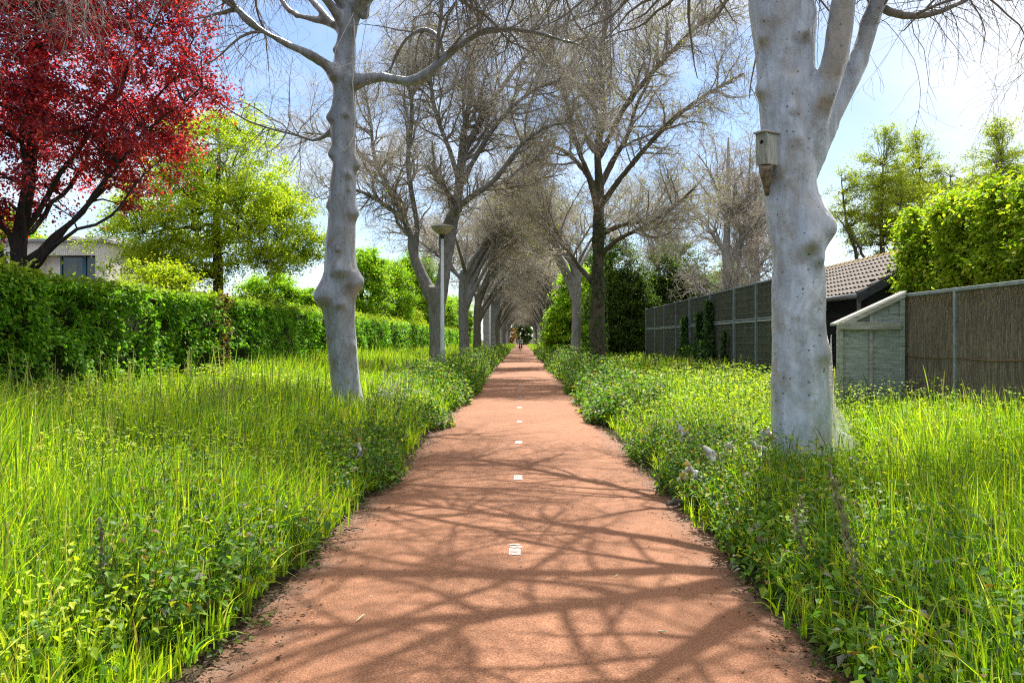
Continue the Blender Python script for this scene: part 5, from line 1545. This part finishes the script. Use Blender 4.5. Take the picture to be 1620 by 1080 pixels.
SPOTS = [(BR[0], BR[1], .36), (BL[0], BL[1], .36), (BL2[0], 30, .3), (BR2[0], 33, .36), (-2.6, 27, .12)]
PAL_GRASS = [(.245, .41, .020), (.38, .52, .024), (.12, .24, .020), (.49, .55, .034), (.085, .185, .05), (.50, .47, .19), (.34, .26, .12)]
W_GRASS = [.26, .22, .21, .14, .09, .05, .03]
PAL_HERB = [(.29, .41, .020), (.39, .49, .022), (.15, .27, .020), (.47, .52, .026), (.07, .15, .02)]
BANDS = [(2.4, 4.6, 1500), (4.6, 7, 1100), (7, 10, 740), (10, 14, 480), (14, 20, 300), (20, 30, 220), (30, 45, 100), (45, 70, 42), (70, 120, 16), (120, 220, 6)]


def near_trunk(p):
    """growth stays lower round the feet of the two near trunks"""
    f = np.ones(len(p))
    for x, y in ((BR[0], BR[1]), (BL[0], BL[1])):
        d = np.sqrt(((p[:, 0] - x) / .75) ** 2 + ((p[:, 1] - y + .7) / 1.7) ** 2)
        f = np.minimum(f, np.interp(d, [.4, 1.0], [.45, 1.0]))
    return f


def verge(side, x1, seed):
    r = np.random.default_rng(seed)
    A = Acc()
    e0 = 1.36
    p = scatter(r, side, BANDS, e0, x1)
    # tufts: pull towards tuft centres
    tc_ = np.floor(p / .16) * .16 + .08 + (np.stack([_h(*(np.floor(p / .16).astype(np.int64) + 5000).T), _h(*(np.floor(p / .16).astype(np.int64) + 9000).T), p[:, 2] * 0], 1) - .5) * .14
    tc_[:, 2] = 0
    p = p * .5 + tc_ * .5; p[:, 2] = 0
    p = p[clear_of(p, SPOTS)]
    ax = np.abs(p[:, 0]); n = len(p)
    q = fnoise(p, .55, 3); q2 = fnoise(p + 40, 1.7, 2)
    p = p[(ax > 1.45 + .24 * (fnoise(p + 9, .9, 2) - .4) + .14 * (r.uniform(size=n) - .5))]
    n = len(p); ax = np.abs(p[:, 0]); q = fnoise(p, .55, 3); q2 = fnoise(p + 40, 1.7, 2)
    hmax = np.interp(ax, [1.4, 1.9, 3, 6.5], [.20, .48, .72, .96]) * (.55 + .9 * q)
    if side > 0: hmax *= np.interp(p[:, 1], [4, 12, 30], [.95, .8, .75])
    h = hmax * r.uniform(.45, 1.2, n) * near_trunk(p)
    D = p[:, 1]
    w_ = np.maximum(r.uniform(.0055, .015, n), .0009 * D)
    az = r.uniform(0, 2 * PI, n); d0 = np.stack([np.cos(az) - side * .35, np.sin(az) * .9 - .1], 1)
    bend = np.where(r.uniform(size=n) < .3, np.abs(r.normal(1.3, .6, n)), np.abs(r.normal(.35, .35, n))).clip(0, 2.7)
    p[:, 2] = .02
    V, Fq, k, _ = strips(p, d0, h, bend, w_, 5, rng=r)
    c = jitter_cols(r, n, PAL_GRASS, W_GRASS)
    yel = np.clip((q2 - .45) * 3, 0, 1)[:, None]
    c = c * (1 - .45 * yel) + .45 * yel * c * np.array([1.5, 1.2, .8])
    A.add(V, Fq, np.repeat(c, k, 0))
    # flowering stalks
    ps = scatter(r, side, [(3.0, 6, 22 if side < 0 else 12), (6, 10, 24 if side < 0 else 12), (10, 16, 18 if side < 0 else 9), (16, 26, 10), (26, 45, 6), (45, 80, 2)], 1.9, x1)
    ps = ps[clear_of(ps, SPOTS)]; ps = ps[fnoise(ps + 77, .7, 2) > .42]; n = len(ps)
    ax = np.abs(ps[:, 0])
    h = np.interp(ax, [1.9, 3.5, 6.5], [.5, .74, .98]) * r.uniform(.55, 1.3, n)
    az = r.uniform(0, 2 * PI, n); d0 = np.stack([np.cos(az), np.sin(az)], 1); bend = np.abs(r.normal(.2, .28, n))
    wd = np.maximum(.0026, .0004 * ps[:, 1]); kind = r.integers(0, 3, n)
    prof = np.array([1, .9, .8, .7, .6, .6, 1.8, 2.8, 2.5, .5])
    c = jitter_cols(r, n, [(.11, .20, .03), (.18, .24, .05), (.30, .28, .12), (.09, .17, .03)])
    ff = r.uniform(0, PI, n)
    for f in (ff, ff + PI / 2):
        V, Fq, k, P = strips(ps, d0, h, bend, wd, 10, prof, face=f)
        A.add(V, Fq, np.repeat(c, k, 0))
    m = np.where(kind == 0)[0]; per = 26                      # open panicles
    i = np.repeat(m, per); t = r.uniform(6.2, 8.99, len(i)); i0 = t.astype(int); u = (t - i0)[:, None]
    pp = P[i, i0] * (1 - u) + P[i, i0 + 1] * u
    spread = (9.2 - t) / 3 * .05
    pp = pp + r.standard_normal((len(i), 3)) * spread[:, None] * np.array([1, 1, .4])
    d = r.standard_normal((len(i), 3)) * .6; d[:, 2] += .6
    V, Fc, k = leaves(pp, d, r.standard_normal((len(i), 3)), r.uniform(.008, .016, len(i)) * np.maximum(1, ps[i, 1] / 10), .45)
    A.add(V, Fc, np.repeat(jitter_cols(r, len(i), [(.30, .26, .12), (.22, .24, .08), (.38, .33, .2)]), k, 0))
    if side < 0:
        m = 190; x = -r.uniform(3.6, 7.25, m); y = r.uniform(6.5, 17, m)
        k = -x < .64 * y + .6; ps = np.stack([x[k], y[k], x[k] * 0], 1); n = len(ps)
        h = r.uniform(.85, 1.45, n) * np.interp(-ps[:, 0], [3.6, 6], [.8, 1]); az = r.uniform(0, 2 * PI, n); d0 = np.stack([np.cos(az), np.sin(az)], 1); bend = np.abs(r.normal(.12, .12, n))
        c = jitter_cols(r, n, [(.30, .34, .10), (.20, .28, .06), (.42, .40, .20), (.24, .33, .06)]); ff = r.uniform(0, PI, n)
        prof = np.array([1.2, 1, .9, .8, .7, .6, .9, 2.0, 2.3, 2.0, 1.3, .3])
        for f in (ff, ff + PI / 2):
            V, Fq, k, P = strips(ps, d0, h, bend, np.full(n, .0068), 12, prof, face=f); A.add(V, Fq, np.repeat(c, k, 0))
        per = 46; i = np.repeat(np.where(r.uniform(size=n) < .6)[0], per); t = r.uniform(6.5, 10.99, len(i)); i0 = t.astype(int); u = (t - i0)[:, None]
        pp = P[i, i0] * (1 - u) + P[i, i0 + 1] * u; pp = pp + r.standard_normal((len(i), 3)) * ((11.4 - t) / 4 * .045)[:, None] * np.array([1, 1, .5])
        d = r.standard_normal((len(i), 3)) * .6; d[:, 2] += .7
        V, Fc, k = leaves(pp, d, r.standard_normal((len(i), 3)), r.uniform(.014, .028, len(i)), .4)
        A.add(V, Fc, np.repeat(jitter_cols(r, len(i), [(.45, .42, .22), (.34, .36, .14), (.52, .48, .32)]), k, 0))
    me = A.mesh('meadow_grass')
    o = link('meadow_grass', me, M['grass'])
    tag(o, 'tall wild grass with seed heads on the %s verge' % ('left' if side < 0 else 'right'), 'grass', kind='stuff')
    return r


def herb_layer(A, r, pts, hgt, nodes, L, pal, wts=None, lean=None, wr=.62, tmpl=LEAF5, stemc=(.10, .13, .03), droop=.35):
    n = len(pts)
    az = r.uniform(0, 2 * PI, n); b = np.abs(r.normal(.15, .16, n))
    dv = np.stack([np.cos(az) * np.sin(b), np.sin(az) * np.sin(b), np.cos(b)], 1)
    if lean is not None: dv = nrm(dv + lean)
    K = 4; t = np.linspace(0, 1, K)
    P = pts[:, None] + dv[:, None] * (hgt[:, None] * t[None])[..., None]
    P[:, 1:-1] += r.normal(0, .012, (n, K - 2, 3))
    Dm = pts[:, 1]
    R = np.maximum(.0022, .00025 * Dm)[:, None] * np.array([1.2, 1, .8, .4])[None]
    V, Q = tubes(P, R, 3)
    A.add(V, Q, np.repeat(jitter_cols(r, n, [stemc]), K * 3, 0))
    tt = np.linspace(.22, 1.0, nodes)
    base_az = r.uniform(0, 2 * PI, n)
    for j, t_ in enumerate(tt):
        for s in (0, 1):
            a = base_az + j * PI / 2 + s * PI + r.normal(0, .3, n)
            x = t_ * (K - 1); i0 = min(int(x), K - 2); u = x - i0
            pos = P[:, i0] * (1 - u) + P[:, i0 + 1] * u
            dr = droop + r.normal(0, .3, n) - (.5 if t_ > .9 else 0)
            d = np.stack([np.cos(a), np.sin(a), -dr], 1)
            pos = pos + d * .012
            sz = r.uniform(L[0], L[1], n) * (1.0 if t_ < .75 else .72) * (.75 if j == 0 else 1)
            keep = r.uniform(size=n) > .12
            up = np.stack([np.cos(a) * .35, np.sin(a) * .35, np.ones(n)], 1) + r.normal(0, .22, (n, 3))
            V, Fc, k = leaves(pos[keep], d[keep], up[keep], sz[keep], wr, tmpl)
            c = jitter_cols(r, keep.sum(), pal, wts)
            A.add(V, Fc, np.repeat(c, k, 0))


PAL_NETTLE = [(.075, .175, .020), (.12, .245, .022), (.045, .11, .018), (.23, .33, .024), (.36, .34, .035), (.22, .13, .04), (.24, .24, .19)]
W_NETTLE = [.30, .26, .18, .12, .06, .04, .04]
def herbs(side, x1, seed):
    r = np.random.default_rng(seed)
    A = Acc()
    # nettles along the path edge
    p = scatter(r, side, [(2.6, 6, 150), (6, 10, 140), (10, 16, 105), (16, 26, 56), (26, 45, 24), (45, 90, 8)], 1.22, 2.85)
    p = p[clear_of(p, SPOTS)]
    ax = np.abs(p[:, 0])
    dn = fnoise(p + 31, .8, 2); p = p[(dn > np.interp(ax, [1.22, 1.45, 1.65, 2.3, 2.85], [.66, .47, .33, .40, .56]) + np.clip((1.55 - ax) * 1.0, 0, .3) * (p[:, 1] < 8))]
    n = len(p); ax = np.abs(p[:, 0])
    h = np.interp(ax, [1.22, 1.5, 2.1], [.14, .36, .60]) * r.uniform(.65, 1.3, n) * np.interp(p[:, 1], [3, 9, 16, 28], [.85, 1.0, 1.1, 1.45]) * near_trunk(p)
    D = p[:, 1]; near = D < 14
    lean = np.tile([-side * .22, -.05, 0], (n, 1))
    herb_layer(A, r, p[near], h[near], 7, (.045, .085), PAL_NETTLE, W_NETTLE, lean[near])
    herb_layer(A, r, p[~near], h[~near] * 1.1, 5, (.09, .16), PAL_NETTLE, W_NETTLE, lean[~near], tmpl=LEAF4)
    # yellow-green leafy weeds through the grass
    p = scatter(r, side, [(2.6, 6, 150), (6, 10, 170), (10, 16, 150), (16, 26, 90), (26, 45, 36), (45, 90, 10)], 1.7, x1)
    p = p[clear_of(p, SPOTS)]
    p = p[fnoise(p + 63, .45, 3) > (.43 if side < 0 else np.interp(p[:, 1], [4, 9, 14], [.53, .42, .33]))]
    n = len(p)
    h = np.interp(np.abs(p[:, 0]), [1.7, 3, 6], [.36, .56, .78]) * r.uniform(.6, 1.25, n) * near_trunk(p)
    D = p[:, 1]; near = D < 13
    herb_layer(A, r, p[near], h[near], 6, (.036, .076), PAL_HERB, None)
    herb_layer(A, r, p[~near], h[~near], 5, (.065, .125), PAL_HERB, None, tmpl=LEAF4)
    # low creeping leaves and litter at the very edge
    p = scatter(r, side, [(2.6, 6, 700), (6, 11, 480), (11, 20, 170), (20, 40, 50)], 1.36, 2.0)
    n = len(p); p = p[fnoise(p + 15, 1.3, 2) > np.interp(np.abs(p[:, 0]), [1.36, 1.55, 2], [.60, .42, .30])]; n = len(p)
    p[:, 2] = r.uniform(.015, .09, n) * np.clip((np.abs(p[:, 0]) - 1.3) * 3, .2, 1.2)
    d = r.standard_normal((n, 3)); d[:, 2] *= .35
    V, Fc, k = leaves(p, d, r.standard_normal((n, 3)) * .4 + np.array([0, 0, 1]), r.uniform(.025, .06, n) * np.maximum(1, p[:, 1] / 12), .6, LEAF5)
    A.add(V, Fc, np.repeat(jitter_cols(r, n, [(.07, .14, .02), (.11, .18, .02), (.05, .09, .02), (.15, .11, .05), (.09, .06, .035)], [.34, .26, .2, .1, .1]), k, 0))
    if side > 0:     # a few white umbels by the fence
        m = 46; ux = r.uniform(4.2, 5.7, m); uy = r.uniform(18, 30, m)
        i = np.repeat(np.arange(m), 34)
        pp = np.stack([ux[i], uy[i], .62 + .15 * np.sin(i * 1.7)], 1) + r.standard_normal((len(i), 3)) * np.array([.07, .07, .012])
        V, Fc, k = leaves(pp, r.standard_normal((len(i), 3)) * np.array([1, 1, .2]), np.tile([0, 0, 1.], (len(i), 1)) + r.normal(0, .2, (len(i), 3)), .03, .9)
        A.add(V, Fc, np.repeat(jitter_cols(r, len(i), [(.50, .50, .36), (.40, .44, .22)]), k, 0))
    o = link('weed_leaves', A.mesh('weed_leaves'), M['leaf'])
    tag(o, 'leafy nettles and weeds growing along the %s edge of the path' % ('left' if side < 0 else 'right'), 'weeds', kind='stuff')


verge(-1, 7.35, 201); verge(1, 6.05, 203)
herbs(-1, 7.3, 205); herbs(1, 6.0, 207)

# dry litter swept to the path edges
r = np.random.default_rng(211)
A = Acc()
n = 6500
y = 2.8 + r.uniform(0, 1, n) ** 1.6 * 26; s = np.where(r.uniform(size=n) < .5, -1, 1)
p = np.stack([s * (1.47 - r.exponential(.09, n)), y, np.full(n, .016)], 1)
p[:, 2] = .012 * np.clip(1 - (np.abs(p[:, 0]) / 1.5) ** 2, 0, 1) + .006
d = r.standard_normal((n, 3)); d[:, 2] *= .1
V, Fc, k = leaves(p, d, np.tile([0, 0, 1.], (n, 1)) + r.normal(0, .25, (n, 3)), r.uniform(.01, .045, n), r.uniform(.1, .6, n))
A.add(V, Fc, np.repeat(jitter_cols(r, n, [(.10, .065, .04), (.06, .04, .025), (.20, .15, .09), (.04, .03, .02)]), k, 0))
n = 420
p = np.stack([r.uniform(-1.4, 1.4, n), 2.8 + r.uniform(0, 1, n) ** 1.5 * 18, np.full(n, .017)], 1); p[:, 2] = .012 * (1 - (p[:, 0] / 1.5) ** 2) + .005
d = r.standard_normal((n, 3)); d[:, 2] = 0
V, Fc, k = leaves(p, d, np.tile([0, 0, 1.], (n, 1)) + r.normal(0, .2, (n, 3)), r.uniform(.008, .03, n), r.uniform(.12, .5, n))
A.add(V, Fc, np.repeat(jitter_cols(r, n, [(.13, .06, .04), (.30, .24, .16), (.07, .04, .03), (.42, .36, .25)]), k, 0))
o = link('leaf_litter', A.mesh('leaf_litter'), M['dryleaf']); tag(o, 'brown plant litter and specks lying on the red path', 'litter', kind='stuff')

# ------------------------------------------------------------------ web-wrapped plants and dead twigs
M['webgrey'] = mat_silk('grey_web', .85, .75, False)


def web_plant(loc, h, dirx, lab, seed, fat=1.0):
    fat *= .95
    r = np.random.default_rng(seed)
    t = thing('webbed_nettle', lab, 'webbed plant', loc, 0, 'nettles wrapped in web')
    pts = np.array([(0, 0, 0), (-.04 * dirx, 0, h * .40), (.04 * dirx, -.02, h * .62), (.15 * dirx, -.03, h * .84), (.22 * dirx + r.normal(0, .03), -.03, h * (1.02 + r.uniform(-.12, .1)))])
    P = resample(pts, 18); mb = MB(); mb.tube(P, np.linspace(.008, .004, 18), 6); mb.build('stem', M['bark_brown'], t, smooth=True)
    P = resample(pts[1:], 20); u = np.linspace(0, 1, 20)
    R = fat * (.009 + .026 * np.sin(PI * np.clip(u * 1.05 - .05, 0, 1)) ** .9) * (.7 + .5 * r.uniform(size=20))
    tl = [(np.concatenate([P, R[:, None]], 1), 10)]
    for k in range(6):
        j = r.integers(3, 18); d = r.standard_normal(3) * np.array([1, .8, .5]) - np.array([0, 0, .8]); d = d / np.linalg.norm(d)
        L = r.uniform(.05, .16) * fat; m_ = P[j] + d * L * .5 + r.normal(0, .02, 3)
        tl.append((resample([(*P[j], R[j] * .9), (*m_, r.uniform(.014, .03) * fat), (*(P[j] + d * L + np.array([0, 0, -.03])), .006)], 8), 8))
    sm_ = fuse('web_shroud', tl, .010, M['webgrey'], 3, (), .016, 20)
    link('web_shroud', sm_, None, t)
    n = 70
    i = r.integers(0, 20, n); p = P[i] + r.normal(0, .07, (n, 3)); p[:, 2] -= np.abs(r.normal(0, .10, n))
    d = r.standard_normal((n, 3)); d[:, 2] -= .9
    V, Fc, k = leaves(p, d, r.standard_normal((n, 3)) + np.array([0, -.4, .6]), r.uniform(.04, .08, n), .6, LEAF5)
    link('leaves', mesh_np('leaves', V, Fc, np.repeat(jitter_cols(r, n, [(.12, .15, .05), (.20, .20, .15), (.10, .14, .03), (.28, .20, .06)]), k, 0)), M['leaf'], t)


web_plant((1.66, 7.25, 0), .40, -1, 'grey web-shrouded nettle leaning furthest over the path edge', 1, 1.0)
web_plant((1.92, 7.75, 0), .52, -1, 'plump white web bundle on a nettle, just behind the one leaning over the path', 2, 1.35)
web_plant((2.12, 8.0, 0), .55, -.6, 'web-wrapped nettle midway between the path edge and the thick trunk', 3, 1.1)
web_plant((2.28, 7.5, 0), .58, -.8, 'tall white-webbed nettle tip next to the thick webbed trunk', 4, 1.2)
web_plant((1.98, 9.3, 0), .55, -1, 'thin web-draped nettle behind the plump web bundle', 5, .8)
web_plant((2.42, 8.5, 0), .62, .5, 'upright webbed nettle tip left of the thick trunk', 6, .9)
web_plant((3.62, 8.2, 0), .50, .5, 'webbed nettle on the right side of the thick trunk', 7, .9)
web_plant((-1.72, 8.3, 0), .42, .6, 'dull web-covered nettle at the left edge of the path', 8, .8)
web_plant((-1.88, 6.1, 0), .38, .6, 'brownish webbed nettle on the left verge close to the camera', 9, .65)


def dead_shrub(loc, rot, lab, seed, s=1.0):
    r = np.random.default_rng(seed)
    t = thing('dead_shrub', lab, 'dead shrub', loc, rot, 'dead twigs hung with web')
    lm = []
    for k in range(7):
        a = r.uniform(-.5, .9); e = r.uniform(.5, 1.3)
        d = np.array([math.cos(a) * math.cos(e), math.sin(a) * math.cos(e) * .5, math.sin(e)])
        L = r.uniform(.6, 1.15) * s
        lm.append(np.array([(0, 0, .0, .012), *[(*(d * L * q + r.normal(0, .05, 3) * q), .012 * (1 - q * .7)) for q in (.35, .7, 1.0)]]))
    G = [(np.stack([resample(l, 8)[:, :3] for l in lm]), np.stack([resample(l, 8)[:, 3] for l in lm]))]
    a1 = spawn(r, G, 40, (.2, .55), (25, 70), 6, .6, .2, .05, .2, rmin=.003, rmax=.007); a2 = spawn(r, [a1], 90, (.08, .25), (25, 80), 4, .6, .3, 0, .1, rmin=.002, rmax=.004)
    link('twigs', tubes_mesh('twigs', G + [a1, a2], [6, 4, 3], simple('bleached_twig', (.38, .35, .29), (.58, .55, .49), 12, .8)), None, t)
    mb = MB(); ends = G[0][0]
    for k in range(5):
        A_, B_ = ends[k], ends[k + 1]
        V = []
        for i in range(8):
            for j in range(6):
                v = j / 5; o = A_[i] * (1 - v) + B_[i] * v; o = o + np.array([0, 0, -.05 * math.sin(PI * v) * i / 7]) + r.normal(0, .004, 3); V.append(o)
        mb.add(V[: 5 * 6], gridf(5, 6))
    mb.build('web_sheet', M['web'], t, smooth=True)


dead_shrub((-2.72, 14.75, .15), 0, 'bleached dead twigs hung with web at the right foot of the knobbly tree', 21, 1.05)
dead_shrub((-3.35, 27.6, .1), .4, 'pale dead stems between the lamp post and the forked tree', 22, 1.1)
dead_shrub((-2.35, 37, .05), .8, 'pale dead stems on the left verge beyond the lamp post', 23, 1.1)


M['stalk'] = simple('dry_stem', (.16, .15, .08), (.30, .28, .16), 18, .8)


def dead_stalk(loc, h, lean, lab, seed):
    r = np.random.default_rng(seed)
    t = thing('dead_stalk', lab, 'dead stalk', loc, 0, 'withered stalks in the grass')
    P = resample([(0, 0, 0), (lean * .3, .0, h * .4), (lean * .65, .02, h * .75), (lean, .02, h)], 26)
    mb = MB(); mb.tube(P, np.linspace(.006, .004, 26), 6); mb.build('stem', M['stalk'], t, smooth=True)
    mb = MB(); Q = P[15:]; mb.tube(Q, .003 + .005 * r.uniform(.1, 1, len(Q)), 8); mb.build('web_tip', M['browncloth'], t, smooth=True)
    n = 260; i = r.integers(2, 25, n); p = P[i] + r.normal(0, .012, (n, 3)); d = r.standard_normal((n, 3)); d[:, 2] -= .4
    V, Fc, k = leaves(p, d, r.standard_normal((n, 3)), r.uniform(.015, .05, n), .35, LEAF4)
    link('dry_leaves', mesh_np('dry_leaves', V, Fc, np.repeat(jitter_cols(r, n, [(.16, .22, .06), (.28, .26, .14), (.12, .18, .05), (.34, .32, .22)]), k, 0)), M['dryleaf'], t)


dead_stalk((1.68, 4.0, 0), .86, -.17, 'tall withered stalk with grey tip in the right foreground grass', 31)
dead_stalk((1.66, 4.75, 0), .52, -.08, 'short withered stalk nearer the path, left of the tall one', 32)
dead_stalk((1.80, 5.0, 0), .55, -.10, 'withered stalk with pale tip standing behind the tall one', 33)
dead_stalk((-2.05, 4.05, 0), .62, -.04, 'brown withered stalk in the left foreground grass', 34)
dead_stalk((2.55, 4.35, 0), .55, -.05, 'brown withered stalk at the lower right in the grass', 35)

mb = MB(); P = resample([(0, 0, .03), (.06, .02, .05), (.14, .01, .055), (.22, .04, .03), (.27, .03, .09)], 16)
mb.tube(P, [.012, .016, .02, .024, .028, .03, .032, .03, .028, .03, .026, .022, .02, .016, .012, .008], 8)
mb.tube([(.12, .01, .05), (.10, -.05, .03), (.02, -.09, .02)], [.018, .013, .006], 7)
o = mb.build('fallen_branch', simple('driftwood', (.05, .04, .033), (.14, .12, .10), 20, .9), None, smooth=True, loc=(1.29, 7.3, 0), rotz=.15); tag(o, 'gnarled grey piece of dead wood at the right path edge under the webbed nettles', 'dead wood')
for k, (px, py, ln_, a, lab) in enumerate([(570, 982, .085, 1.2, 'pale straw bit lying on the left part of the near path'), (1048, 1004, .06, -.9, 'pale straw bit on the right part of the near path'),
                                          (975, 915, .03, .4, 'tiny pale chip on the path right of the nearest dash')]):
    D = 1950 / (py - 537); mb = MB(); q = [(math.cos(a) * ln_ * t_, math.sin(a) * ln_ * t_, .02 + .006 * math.sin(3 * t_)) for t_ in np.linspace(-.5, .5, 7)]
    mb.tube(q, [.002, .004, .005, .005, .004, .003, .001], 5)
    if k == 0: mb.tube([q[3], (q[3][0] + .03, q[3][1] + .012, .03)], [.004, .001], 5)
    o = mb.build('straw', simple('straw', (.45, .42, .22), (.6, .56, .35), 20, .7), None, smooth=True, loc=((px - 825) / F * D, D, 0)); tag(o, lab, 'straw')
rt_ = np.random.default_rng(41)
for k, (px, py, ln_, a, lab) in enumerate([(1160, 868, .22, .3, 'dark broken twig lying at the right path edge'), (1200, 905, .18, -.3, 'short dark twig at the right edge below the verge plants'), (560, 842, .16, .5, 'dark twig on the left path edge')]):
    D = 1950 / (py - 537); mb = MB(); q = [(math.cos(a) * ln_ * t_, math.sin(a) * ln_ * t_ + rt_.normal(0, .006), .022 + abs(rt_.normal(0, .008))) for t_ in np.linspace(-.5, .5, 8)]
    mb.tube(q, np.linspace(.006, .003, 8), 6)
    o = mb.build('fallen_twig', M['bark_dark'], None, smooth=True, loc=((px - 825) / F * D, D, 0)); tag(o, lab, 'twig')
